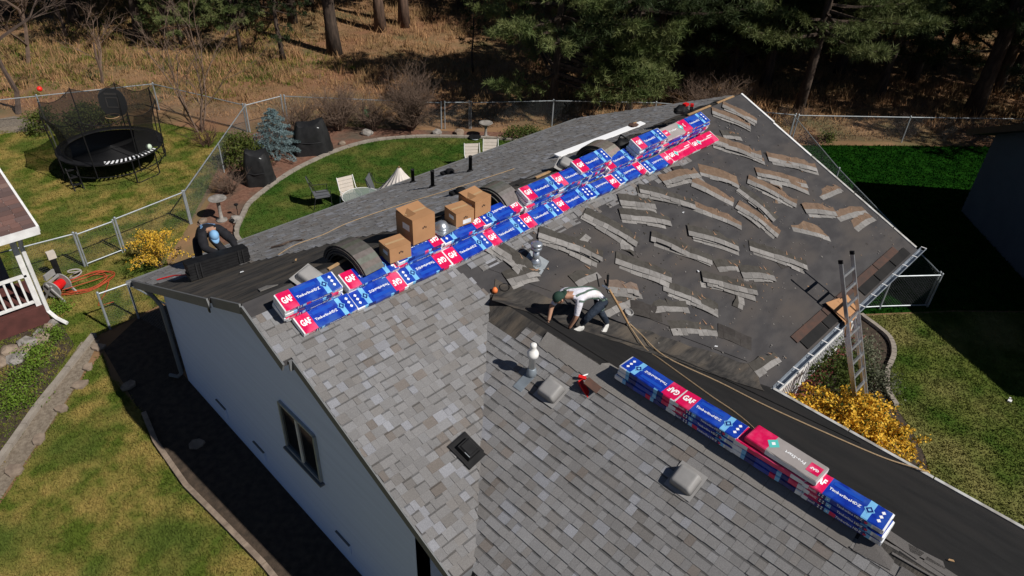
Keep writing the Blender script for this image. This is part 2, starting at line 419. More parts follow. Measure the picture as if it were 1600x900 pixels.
def grass_field(name, poly, dens, hgt, m, label, seed, spread=.05, nb=3, zf=None, wd=.012, cull=None):
    g=np.random.default_rng(seed); P=np.array(poly)[:,:2]; lo=P.min(0); hi=P.max(0)
    n=int(dens*np.prod(hi-lo)); Q=g.random((n,2))*(hi-lo)+lo; Q=Q[inpoly(Q,poly)]
    if cull is not None: Q=Q[cull(Q)]
    n=len(Q); z=np.full(n,.012) if zf is None else np.array([zf(a,b) for a,b in Q])
    B=np.repeat(np.c_[Q,z],nb,0); k=len(B)
    B[:,:2]+=g.normal(0,spread*.6,(k,2)); th=g.random(k)*2*np.pi; h=hgt*g.uniform(.5,1.25,k)
    side=np.c_[np.cos(th),np.sin(th),np.zeros(k)]*(wd*g.uniform(.6,1.4,k))[:,None]
    lean=np.c_[g.normal(0,.55,(k,2))*h[:,None],h]
    V=np.empty((k,3,3)); V[:,0]=B-side; V[:,1]=B+side; V[:,2]=B+lean
    F=np.arange(k*3).reshape(k,3)
    o=obj(name,numesh(name,V.reshape(-1,3),F,[m])); tag(o,label,'grass',None,'stuff'); return o
fr=lambda Q:(Q[:,1]>-3)&(Q[:,0]>-5)
grass_field('lawn_grass',LAWN_L,620,.05,'grass','short patchy straw and green grass on the lower left lawn',1,cull=fr)
grass_field('lawn_grass',LAWN_T,300,.055,'grass','patchy grass on the yard around the trampoline and gate',2,cull=lambda Q:(Q[:,1]>3.5)&(Q[:,0]>-4.5))
grass_field('lawn_grass',LAWN_B,320,.05,'grass_back','green grass of the curved back lawn behind the roof',3,cull=lambda Q:Q[:,1]>8)
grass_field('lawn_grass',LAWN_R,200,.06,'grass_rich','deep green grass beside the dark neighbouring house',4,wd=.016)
grass_field('lawn_grass',LAWN_F,620,.035,'grass_front','sunlit grass right of the forsythia bush',5,cull=lambda Q:(Q[:,0]<19)&(Q[:,1]>-13))
# wild dry grass of the wood beyond the fence
def wild(name,label,n,box,hgt,seed,m,keep,gate=True):
    g=np.random.default_rng(seed); Q=g.random((n*3,2))*(np.array(box[2:])-np.array(box[:2]))+np.array(box[:2])
    Q=Q[keep(Q)][:n]
    # clumps
    f=np.sin(Q[:,0]*.55+1.3)*np.cos(Q[:,1]*.5)+np.sin(Q[:,0]*1.7+Q[:,1]*1.1)*.6+g.normal(0,.5,len(Q)); Q=Q[f>(-.1 if gate else -9)]
    nb=9; B=np.repeat(np.c_[Q,[gz(a,b) for a,b in Q]],nb,0); k=len(B); B[:,:2]+=g.normal(0,.10,(k,2))
    th=g.random(k)*6.283; h=hgt*g.uniform(.4,1.3,k); side=np.c_[np.cos(th),np.sin(th),0*th]*(.016*g.uniform(.6,1.5,k))[:,None]
    lean=np.c_[g.normal(0,.35,(k,2))*h[:,None],h]
    V=np.empty((k,3,3)); V[:,0]=B-side; V[:,1]=B+side; V[:,2]=B+lean
    o=obj(name,numesh(name,V.reshape(-1,3),np.arange(k*3).reshape(k,3),[m])); tag(o,label,'grass',None,'stuff')
near_=lambda Q:(Q[:,0]*.70+Q[:,1]*.714>19.6)&~((Q[:,0]<7.6)&(Q[:,1]<22.0))&~((Q[:,0]<18)&(Q[:,0]*.70+Q[:,1]*.714<19.3))&(Q[:,0]*.7+Q[:,1]*.714<44)
beyond=lambda Q:(Q[:,0]*.70+Q[:,1]*.714>20.9)&~((Q[:,0]<8.2)&(Q[:,1]<22.5))
wild('wild_grass','tall dry golden grass between the pine trunks beyond the fence',16000,(2,-8,58,48),.5,11,'dry_grass',beyond)
wild('wild_grass','short greenish grass on the slope behind the trampoline',9000,(-4,21,17,44),.18,12,'grass',beyond)

wild('ground_litter','low dry grass, needles and litter covering the floor of the wood',26000,(-2,-10,56,46),.10,13,'dry_grass',near_,False)
# ================================================================ HOUSE
P_=.427; PW=.422; PRr=.489; XW=3.727; YW=1.57; ZW=ZR-P_*YW
XE=7.18; YE=-5.453; XR=14.40; YB=5.374
AM=math.atan(P_); AWL=math.atan(PW); AWR=math.atan(PRr)
zf=lambda y: ZR+P_*y           # main front slope (y<0)
zb=lambda y: ZR-P_*y           # rear slope (y>0)
zl=lambda x: ZW-PW*(XW-x)      # wing, left slope
zr_=lambda x: ZW-PRr*(x-XW)    # wing, right slope
house=thing('house','grey ranch house with a half stripped roof under re-roofing','house',(0,0,0))
def roofpart(name, plan, zfun, th, m):
    mb=MB().use(m); mb.prism([(x,y,zfun(x,y)) for x,y in plan],th); return mb.build(name,house)
XL0,XL1,XL2=.08,.14,.29
main_front=roofpart('roof_slope',[(XL1,0),(XL1,-1.05),(XL2,-1.05),(XL2,-4.62),(XW+(ZR-ZW-P_*4.62)/PW,-4.62),(XW,-YW),(XE,YE),(XR,YE),(XR,-1.08),(XR+.06,-1.08),(XR+.06,0)],lambda x,y:zf(y),.10,'felt')
main_front['label']='stripped front slope with dark felt and shingles left at one end'
rear=roofpart('roof_slope',[(XL1,0),(XR+.06,0),(XR+.06,YB),(XL0,YB),(XL0,1.15),(XL1,1.15)],lambda x,y:zb(y),.10,'torn_felt')
rear['label']='rear slope with old grey shingles'
wing_l=roofpart('roof_slope',[(XW,-YW),(XW+(ZR-ZW-P_*4.62)/PW,-4.62),(.30,-4.98),(.30,-12.5),(XW,-12.5)],lambda x,y:zl(x),.10,'torn_felt')
wing_l['label']='wing slope still covered with grey shingles'
wing_r=roofpart('roof_slope',[(XW,-YW),(XW,-12.5),(XE,-12.5),(XE,YE)],lambda x,y:zr_(x),.10,'felt_dark')
wing_r['label']='wing slope stripped to black felt'
# felt laps: thin second layers of felt, each a step of 4 mm
mb=MB().use('felt')
for y0,y1,x0,x1 in [(-1.1,-2.05,4.6,14.35),(-2.0,-3.0,5.6,14.35),(-2.95,-3.95,6.4,14.35),(-3.9,-4.9,7.0,14.35)]:
    z0=.004*(1+int(abs(y1)))
    P=[(x0+.2,y1,zf(y1)+z0),(x1,y1,zf(y1)+z0),(x1,y0,zf(y0)+z0-.003),(x0-.6,y0,zf(y0)+z0-.003)]
    mb.add(P,[(0,1,2,3)])
mb.build('felt_layer',house)
mb=MB().use('felt_dark')
for i,(x0,x1) in enumerate([(3.95,4.95),(4.9,5.9),(5.85,6.9)]):
    z0=.004*(3-i)
    P=[(x1,-12.4,zr_(x1)+z0),(x1,-YW-(x1-XW)*1.14,zr_(x1)+z0),(x0,-YW-(x0-XW)*1.14-.2,zr_(x0)+z0),(x0,-12.4,zr_(x0)+z0)]
    mb.add(P,[(0,1,2,3)])
mb.build('felt_layer',house)
# rusty starter course left along the eave
for x0,x1 in [(8.6,9.9),(9.93,11.25),(11.28,12.5),(12.53,13.7)]:
    mb=MB().use('rust_strip'); ya,yb=-5.22,-5.06
    mb.prism([(x0,ya,zf(ya)+.03),(x1,ya,zf(ya)+.03),(x1,yb,zf(yb)+.026),(x0,yb,zf(yb)+.026)],.008); mb.build('starter_strip',house)
for x0,x1 in [(8.7,9.6),(9.65,10.6),(11.4,12.2),(12.25,13.1),(13.15,14.0)]:
    mb=MB().use('felt_dark'); ya,yb=-5.42,-5.22
    mb.prism([(x0,ya,zf(ya)+.03),(x1,ya,zf(ya)+.03),(x1,yb,zf(yb)+.026),(x0,yb,zf(yb)+.026)],.008); mb.build('starter_strip',house)
# torn shingle course along both valleys: darker wrinkled felt strip
mb=MB().use('torn_felt'); n=26
for s in (0,1):
    V=[]; 
    for i in range(n+1):
        t=i/n; x=XW+.05+t*(XE-XW-.2); yv=-YW-(x-XW)*1.124
        for k in range(5):
            o_=(k-2)*.16+rnd.uniform(-.03,.03)
            X=x+(o_ if s==0 else 0); 
            y=yv+ (0 if s==0 else o_)
            X=x+o_*.75; y=yv+o_*.66
            z=max(zf(y),zr_(X))+.012+.012*rnd.random()
            V.append((X,y,z))
    if s==0:
        F=[(i*5+k,(i+1)*5+k,(i+1)*5+k+1,i*5+k+1) for i in range(n) for k in range(4)]
        mb.add(V,F)
mb.build('valley_felt',house)

# ---- shingles: every tab is a slab of its own
SH=[]   # (priority, verts, colour)
def tabcol(r):
    t=r.random()
    if t<.09: c=(.285,.29,.308)
    elif t<.26: c=(.246,.244,.244)
    elif t<.78: c=(.226,.221,.217)
    elif t<.93: c=(.208,.198,.188)
    else: c=(.198,.176,.158)
    k=r.uniform(.95,1.15); return (c[0]*k,c[1]*k*1.005,c[2]*k*1.03)
def course(kind, lo, hi, u, du, zfun, r, lift, hif=None):
    """one course of tabs between lo and hi along the course; u = butt edge, u+du = upper edge (plan)"""
    a=lo-r.uniform(0,.2); first=True
    while a<hi:
        b=a+r.choice([.09,.11,.13,.15,.18,.22])*r.uniform(.9,1.1)
        x0,x1=max(a,lo),min(b,hi)-.003
        xt=x1
        if hif is not None: x1=min(b-.003,hif(u)); xt=min(b-.003,hif(u+du))
        if max(x1,xt)-x0>.03:
            th=lift+(r.choice([0.003,.007,.014]) )
            ub=u+r.uniform(-.004,.004)*np.sign(-du)
            pts=[]
            for (q,uu,h) in ((x0,ub,th),(max(x0,x1),ub,th),(xt,u+du,.004),(x0,u+du,.004),(x0,ub,.001),(max(x0,x1),ub,.001)):
                X,Y=(q,uu) if kind=='y' else (uu,q)
                pts.append((X,Y,zfun(X,Y)+h))
            if du<0: pts=[pts[1],pts[0],pts[3],pts[2],pts[5],pts[4]]
            SH.append((kind,pts,tabcol(r)))
        a=b
rs=random.Random(3)
ex=.143*math.cos(AM)
vx=lambda y: XW+(ZR-ZW+P_*y)/PW
SHset={}
# front slope, left part + strip left under the ridge bundles
y=-4.60; SH=[]
while y<-.30:
    xl=XL1-.012 if y>-1.05 else XL2-.012
    hf=None
    if y<-1.60: xr=vx(y+ex)+.02; jit=rs.uniform(-.012,.03); hf=(lambda q,jit=jit: vx(q)+.025+jit)
    elif y<-1.12: xr=3.45+.25*rs.random()-(-1.12-y)*-.1
    elif y<-.98: xr=3.3+rs.random()*.3
    else: xr=10.9+rs.uniform(-.4,.3)
    course('y',xl,xr,y,ex*1.02,lambda X,Y:zf(Y),rs,.008,hf)
    if -1.30<y<-.98:   # ragged remains further along
        for (a,b) in [(3.9,5.2),(5.35,6.5),(6.7,7.3),(7.45,8.8),(9.0,9.6),(9.7,10.6)]:
            if rs.random()<.75: course('y',a+rs.uniform(-.2,.2),b+rs.uniform(-.15,.15),y,ex*1.02,lambda X,Y:zf(Y),rs,.008)
    y+=ex
SHset['front']=SH
# wing left slope
SH=[]; exw=.143*math.cos(AWL); x=.30
while x<XW-.24:
    yt=(ZW-ZR-PW*(XW-x-exw*.5))/P_+.05
    if x>XW-.42: yt=min(yt,-2.6)
    course('x',-9.6,yt,x,exw*1.02,lambda X,Y:zl(X),rs,.008)
    x+=exw
SHset['wing']=SH
# rear slope
SH=[]; yy=YB-.005
band=lambda x: 2.9-(x-1.3)*1.0 if x<3.3 else .75-.02*(x-3.3)
while yy>.25:
    # left start where the dark torn band begins
    x0=XL0
    lo=None
    for k in range(0,290):
        xx=.08+k*.05
        if yy>band(xx)+.05*math.sin(k*1.7): lo=xx; break
    if lo is not None and not (yy<5.0 and lo>14): course('y',lo,XR+.06,yy,-ex*1.02,lambda X,Y:zb(Y),rs,.008)
    yy-=ex
SHset['rear']=SH
def shingle_mesh(items,name):
    mb=MB().use('shingle')
    for k,p,c in items:
        mb.col=c
        if (p[0][0]*7919+p[0][1]*104729)%1.0<.42:      # shadow under the course above put into the colour, shaped like a printed band
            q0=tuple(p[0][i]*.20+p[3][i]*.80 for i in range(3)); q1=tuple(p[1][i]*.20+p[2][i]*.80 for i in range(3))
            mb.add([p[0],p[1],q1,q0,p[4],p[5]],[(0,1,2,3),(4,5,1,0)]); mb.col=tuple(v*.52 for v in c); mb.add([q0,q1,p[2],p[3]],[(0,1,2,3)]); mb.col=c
        else: mb.add(p,[(0,1,2,3),(4,5,1,0)])
        mb.add([p[0],p[4],p[3]],[(0,2,1)]); mb.add([p[1],p[5],p[2]],[(0,1,2)])
    return mb.mesh(name)
allp=[(( Vector(p[0])-CAMP).length,part,(k,p,c)) for part in ('front','wing') for k,p,c in SHset[part]]
def inview(p):
    d=Vector(p)-CAMP; z=d.dot(_f); 
    if z<=0: return False
    X=d.dot(_r2)/z; Y=d.dot(_u2)/z
    return abs(X)<.72 and abs(Y)<.405
vis=[a for a in allp if inview(a[2][1][0])]
vis.sort(key=lambda a:a[0]); near=set(id(a[2][1]) for a in vis[:290])
par={'front':main_front,'wing':wing_l,'rear':rear}
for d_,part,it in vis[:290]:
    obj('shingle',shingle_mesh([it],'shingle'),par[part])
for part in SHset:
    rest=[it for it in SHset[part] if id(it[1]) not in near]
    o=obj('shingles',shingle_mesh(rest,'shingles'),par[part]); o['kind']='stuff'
# ridge capping of the wing (smooth strip on the near side) and the torn stretch up to the main roof
def capstrip(y0,y1,m):
    mb=MB().use(m); n=max(2,int(abs(y1-y0)/.28))
    for i in range(n):
        a=y0+(y1-y0)*i/n; b=y0+(y1-y0)*(i+1)/n-.004
        mb.prism([(XW-.29,a,zl(XW-.29)+.022),(XW-.29,b,zl(XW-.29)+.022),(XW,b,ZW+.03),(XW,a,ZW+.03)][::-1],.012)
        mb.prism([(XW,a,ZW+.03),(XW,b,ZW+.03),(XW+.20,b,zr_(XW+.20)+.022),(XW+.20,a,zr_(XW+.20)+.022)][::-1],.012)
    return mb.build('ridge_cap',house)
capstrip(-8.05,-4.05,'ridge_cap')
mb=MB().use('ridge_cap')
for i in range(16):    # lighter rubbed strip with old cap pieces left on
    a=-3.0-i*.07
    if i%3==0: mb.prism([(XW-.28,a,zl(XW-.28)+.02),(XW-.28+.24,a+.03,ZW+.02),(XW-.04,a-.2,ZW+.02),(XW-.3,a-.22,zl(XW-.3)+.02)][::-1],.008)
mb.build('ridge_cap',house)
# shingles left around the far end of the wing ridge
for (x,y,wd,ln,rz) in [(3.62,-8.3,.3,.42,.1),(3.98,-8.45,.3,.5,-.1),(3.78,-8.72,.22,.55,.05),(4.05,-8.75,.2,.4,.3),(3.95,-9.0,.2,.5,-.05),(3.5,-8.75,.2,.3,.0)]:
    mb=MB().use('shingle'); mb.col=(.16,.15,.145)
    c,s_=math.cos(rz),math.sin(rz); P=[]
    for (u,v_) in ((-wd/2,-ln/2),(wd/2,-ln/2),(wd/2,ln/2),(-wd/2,ln/2)):
        X=x+u*c-v_*s_; Y=y+u*s_+v_*c; P.append((X,Y,(zl(X) if X<XW else zr_(X))+.024))
    mb.prism(P,.012); mb.build('shingle_remnant',house)
# ridge of the main roof: torn dark strips, old cap pieces, raw wood showing
for i in range(30):
    x=.6+i*.46+rnd.uniform(-.1,.1)
    if x>13.9: break
    mb=MB().use(rnd.choice(['ridge_cap','torn_felt','torn_felt','felt_dark'])); wd=rnd.uniform(.2,.55); y0=rnd.uniform(.05,.3); y1=y0+rnd.uniform(.15,.3)
    mb.prism([(x,y0,zb(y0)+.022),(x+wd,y0+rnd.uniform(-.04,.04),zb(y0)+.022),(x+wd+rnd.uniform(-.1,.1),y1,zb(y1)+.018),(x+rnd.uniform(-.1,.1),y1,zb(y1)+.018)],.012)
    mb.build('cap_remnant',house)
for a,b in [((6.6,.12),(7.7,.16)),((12.0,.05),(13.0,.04)),((13.3,.03),(14.1,.02)),((1.6,-.05),(2.1,.02))]:
    mb=MB().use('wood_raw'); mb.bar((a[0],a[1],zb(abs(a[1]))+.03),(b[0],b[1],zb(abs(b[1]))+.03),.05,.025); mb.build('wood_lath',house)

# ---- walls
def wallpoly(name, pts, nrm, th=.14, m='wall_paint'):
    mb=MB().use(m); n=len(pts); q=[tuple(Vector(p)-Vector(nrm)*th) for p in pts]
    mb.add(list(pts)+q,[tuple(range(n)),tuple(range(2*n-1,n-1,-1))]+[(i,n+i,n+(i+1)%n,(i+1)%n) for i in range(n)])
    return mb.build(name,house)
wl=wallpoly('wall',[(.45,4.93,0),(.45,4.93,zb(4.93)-.10),(.45,0,ZR-.10),(.45,-3.72,zf(-3.72)-.10),(.45,-3.72,0)],(-1,0,0)); wl['label']='shaded grey gable wall'
wallpoly('wall',[(14.0,4.93,0),(.6,4.93,0),(.6,4.93,zb(4.93)-.1),(14.0,4.93,zb(4.93)-.1)],(0,1,0))
wallpoly('wall',[(14.0,-4.0,0),(14.0,4.93,0),(14.0,4.93,zb(4.93)-.1),(14.0,0,ZR-.1),(14.0,-4.0,zf(-4.0)-.1)],(1,0,0))
wallpoly('wall',[(6.8,-3.9,0),(13.85,-3.9,0),(13.85,-3.9,zf(-3.9)-.12),(6.8,-3.9,zf(-3.9)-.12)],(0,-1,0))
wallpoly('wall',[(6.8,-12.3,0),(6.8,-4.05,0),(6.8,-4.05,zr_(6.8)-.1),(6.8,-12.3,zr_(6.8)-.1)],(1,0,0))
wallpoly('wall',[(.45,-3.72,0),(3.2,-3.72,0),(3.2,-3.72,2.9),(.45,-3.72,2.9)],(0,-1,0))
wallpoly('wall',[(1.6,-4.6,0),(1.6,-12.3,0),(1.6,-12.3,zl(1.6)-.1),(1.6,-4.6,zl(1.6)-.1)],(-1,0,0))
def fasc(pts, m='fascia', ht=.17, wd=.03, dz=0):
    mb=MB().use(m)
    for a,b in zip(pts[:-1],pts[1:]): mb.bar((a[0],a[1],a[2]-ht/2+dz),(b[0],b[1],b[2]-ht/2+dz),wd,ht)
    return mb.build('fascia',house)
fasc([(XL0-.017,YB,zb(YB)),(XL0-.017,1.15,zb(1.15))]); fasc([(XL1-.017,1.15,zb(1.15)),(XL1-.017,0,ZR),(XL1-.017,-1.07,zf(-1.07))]); fasc([(XL2-.017,-1.07,zf(-1.07)),(XL2-.017,-4.62,zf(-4.62))],ht=.15)
fasc([(XL0,YB+.018,zb(YB)),(XR,YB+.018,zb(YB))]); fasc([(XE+.018,-12.5,zr_(XE)),(XE+.018,YE,zr_(XE))])
fasc([(XL2,-4.638,zf(-4.62)),(.7,-4.638,zf(-4.62))])
# soffit boards close the underside of the left rake
mb=MB().use('fascia'); mb.box((XL1+.17,-1.08,zf(-1.08)-.10),(.2,.03,.18)); mb.build('fascia_return',house)
# white drip edge pieces on the right rake, wing eave drip edge
for (a,b,x) in [(0,-1.08,XR+.06),(-1.1,-2.3,XR+.012),(-2.32,-3.6,XR+.012),(-3.62,-4.75,XR+.012),(-4.77,-5.40,XR+.012)]:
    mb=MB().use('white_trim' if a>-2.2 else 'drip_edge'); mb.bar((x,a,zf(a)+.012),(x,b,zf(b)+.012),.07,.03); mb.build('drip_edge',house)
for a,b in [(-5.5,-6.9),(-6.92,-8.3),(-8.32,-9.8),(-9.82,-12)]:
    mb=MB().use('drip_edge'); mb.bar((XE+.02,a,zr_(XE)+.012),(XE+.02,b,zr_(XE)+.012),.06,.03); mb.build('drip_edge',house)
# gutter with hangers
def gutter(a,b,out,m='gutter',hang=True):
    a=Vector(a);b=Vector(b);o_=Vector(out)
    prof=[(0,.0),(.0,-.10),(.09,-.10),(.125,-.03),(.125,.005),(.115,.005),(.112,-.03),(.082,-.09),(.008,-.09),(.008,0)]
    mb=MB().use(m); V=[]
    for p in (a,b):
        for (u,z) in prof: V.append(tuple(p+o_*u+Vector((0,0,z))))
    n=len(prof); mb.add(V,[(i,(i+1)%n,n+(i+1)%n,n+i) for i in range(n)]+[tuple(range(n))[::-1],tuple(range(n,2*n))])
    g=mb.build('gutter',house)
    L=(b-a).length
    for i in range(int(L/.6)+1 if hang else 0):
        p=a+(b-a)*((i+.3)*.6/L)
        if (p-a).length>L: break
        mb=MB().use('white_trim'); mb.bar(p+Vector((0,0,.004)),p+o_*.125+Vector((0,0,.004)),.03,.006); mb.build('hanger',g)
gutter((XE+.06,YE-.005,zf(YE)-.0),(XR+.25,YE-.005,zf(YE)-.0),(0,-1,0))
gutter((XL0-.1,YB+.04,zb(YB)-.06),(XR,YB+.04,zb(YB)-.06),(0,1,0),'fascia',False)
mb=MB().use('fascia'); mb.tube([(.18,5.25,2.62),(.30,5.05,2.35),(.36,4.97,2.15),(.36,4.97,.25),(.30,5.1,.1),(.2,5.3,.08)],.045,6); mb.build('downspout',house)
# windows, louvres
def window(y0,y1,z0,z1):
    wn=MB().use('glass'); wn.box((.437,(y0+y1)/2,(z0+z1)/2),(.02,abs(y1-y0),z1-z0)); o=wn.build('window',house)
    for (a,b) in (((y0,z0),(y1,z0)),((y0,z1),(y1,z1)),((y0,z0),(y0,z1)),((y1,z0),(y1,z1)),(((y0+y1)/2,z0),((y0+y1)/2,z1))):
        f_=MB().use('white_trim' if a[0]==b[0] and a[0]==(y0+y1)/2 else 'galv_dull'); 
        f_.bar((.425,a[0],a[1]),(.425,b[0],b[1]),.05,.05,up=(1,0,0)); f_.build('frame',o)
    s=MB().use('fascia'); s.box((.41,(y0+y1)/2,z0-.05),(.1,abs(y1-y0)+.12,.04)); s.build('sill',o)
window(-1.02,.06,1.74,2.82)
for (y,z) in [(3.08,.45),(1.5,.42),(-1.45,.48)]:
    mb=MB().use('wall_paint'); mb.box((.436,y,z),(.02,.44,.24)); v_=mb.build('foundation_vent',house)
    m2=MB().use('fascia'); m2.box((.428,y,z+.13),(.035,.42,.02)); m2.build('hood',v_)
mb=MB().use('dark_metal'); mb.box((.437,2.35,3.55),(.02,.06,.26)); mb.build('wall_crack_trim',house)
mb=MB().use('dark_metal'); mb.box((.437,3.9,2.95),(.02,.04,.2)); mb.build('wall_crack_trim',house)
# front porch: deck, railing with balusters
mb=MB().use('deck_red'); mb.box((10.7,-4.6,.15),(6.0,1.3,.30)); mb.build('porch_deck',house)
rl=MB().use('white_trim'); rl.bar((7.6,-5.0,1.08),(12.9,-5.0,1.08),.09,.06); rail=rl.build('porch_railing',house)
m2=MB().use('white_trim'); m2.bar((7.6,-5.0,.42),(12.9,-5.0,.42),.06,.06); m2.build('bottom_rail',rail)
for i in range(44):
    m2=MB().use('white_trim'); m2.box((7.68+i*.12,-5.0,.75),(.04,.04,.60)); m2.build('baluster',rail)
for x in (7.55,10.3,12.95):
    m2=MB().use('white_trim'); m2.box((x,-5.0,1.45 if x!=10.3 else .75),(.10,.10,2.3 if x!=10.3 else .95)); m2.build('porch_post',house)
# ---- roof vents and pipes (fixed to the house)
def onwl(x,y): return Vector((x,y,zl(x)))
def box_vent(part, M_):
    """low slant-back roof vent with flange; M_ = placement matrix"""
    fl=MB().use('vent_grey'); fl.box((0,0,.004),(.42,.40,.008)); o=fl.build('roof_vent',part); o.matrix_basis=M_
    h=obj('hood',rounded_hood(),o); h.location=(0,0,.004); return o
def rounded_hood():
    if 'hood' in _HOOD: return _HOOD['hood']
    bm=bmesh.new(); bmesh.ops.create_cube(bm,size=1)
    for v in bm.verts:
        top=v.co.z>0; v.co.x*=.31*(.80 if top else 1); v.co.y*=.34*(.84 if top else 1); v.co.z=(.155 if v.co.x>-.2 else .12) if top else 0
        if top and v.co.x>0: v.co.x+=.02; v.co.z-=.02
    bmesh.ops.bevel(bm,geom=[e for e in bm.edges if max(v.co.z for v in e.verts)>.01],offset=.045,segments=3,affect='EDGES',profile=.6)
    me=D.meshes.new('hood'); bm.to_mesh(me); bm.free(); me.materials.append(MATS['vent_grey']); me.polygons.foreach_set('use_smooth',[True]*len(me.polygons)); _HOOD['hood']=me; return me
_HOOD={}
def slopeM(p, axis, ang, rz=0): return Matrix.Translation(p)@Matrix.Rotation(ang,4,axis)@Matrix.Rotation(rz,4,'Z')
v1=box_vent(house, slopeM(onwl(2.98,-3.74)+Vector((0,0,.02)),'Y',-AWL,math.pi)); v1['label']='grey box vent beside the white vent pipe'
v2=box_vent(house, slopeM(onwl(3.02,-6.10)+Vector((0,0,.02)),'Y',-AWL,math.pi)); v2['label']='grey box vent in the middle of the shingled wing slope'
sv=MB().use('black_plastic'); sv.box((0,0,.01),(.37,.46,.02)); o=sv.build('square_vent',house); o.matrix_basis=slopeM(Vector((1.56,-3.43,zf(-3.43)+.025)),'X',AM,.12)
m2=MB().use('black_plastic'); m2.box((0.0,0,.06),(.25,.27,.09),taper=(.9,.9)); m2.box((.0,0,.115),(.21,.22,.03),taper=(.8,.8)); m2.build('hood',o)
m2=MB().use('galv_dull'); m2.box((-.10,-.06,.10),(.012,.1,.02)); m2.build('clip',o)
# white capped flue on the wing
mb=MB().use('pvc'); mb.lathe([(.055,-.03),(.055,.36),(.088,.37),(.092,.42),(.085,.45),(.06,.49),(.05,.50),(.046,.55),(.05,.56),(.05,.60),(.03,.615),(0.0,.617)],n=18); o=mb.build('flue_pipe',house,True); o.location=onwl(3.03,-3.27); o['label']='white capped flue pipe'
m2=MB().use('lead_boot'); m2.lathe([(.085,-.04),(.082,.05),(.066,.13),(.058,.14)],n=16); m2.build('boot',o,True)
m2=MB().use('lead_boot'); m2.box((0,0,0),(.30,.17,.012),Matrix.Rotation(-AWL,3,'Y')); p=m2.build('flashing',o); p.location=(-.17,.0,-.055)
# galvanised flue with cap on the stripped slope
mb=MB().use('galv'); mb.lathe([(.062,-.03),(.062,.30)],n=18); o=mb.build('flue_pipe',house,True); o.location=(4.98,-1.47,zf(-1.47)); o['label']='galvanised flue pipe with round cap'
m2=MB().use('galv'); m2.lathe([(.07,.29),(.098,.30),(.10,.345),(.09,.35),(.09,.365),(.105,.37),(.105,.415),(.07,.435),(0,.44)],n=18); m2.build('cap',o,True)
m2=MB().use('galv'); m2.lathe([(.115,-.03),(.10,.05),(.07,.10),(.062,.11)],n=16); m2.build('collar',o,True)
m2=MB().use('galv_dull'); m2.box((0,0,.012),(.40,.40,.01),Matrix.Rotation(AM,3,'X')@Matrix.Rotation(.4,3,'Z')); m2.build('flashing',o)
for (x,y,h) in [(6.39,3.19,.42),(7.77,3.39,.40),(7.0,4.75,.36)]:
    mb=MB().use('black_plastic'); mb.lathe([(.045,-.03),(.045,h),(.05,h),(.05,h+.02),(.035,h+.02),(.035,h-.05)],n=14); o=mb.build('vent_pipe',house,True); o.location=(x,y,zb(y))
    m2=MB().use('black_plastic'); m2.lathe([(.10,-.02),(.08,.03),(.05,.06)],n=12); m2.build('boot',o,True)
for (x,y) in [(5.71,1.41),(7.67,4.06)]:
    mb=MB().use('black_plastic'); mb.lathe([(.12,-.03),(.12,.08),(.10,.12),(.04,.14),(0,.14)],n=14); o=mb.build('low_vent',house,True); o.location=(x,y,zb(y)); 
    m2=MB().use('black_plastic'); m2.box((-.1,.1,.02),(.18,.14,.06)); m2.build('hood',o)

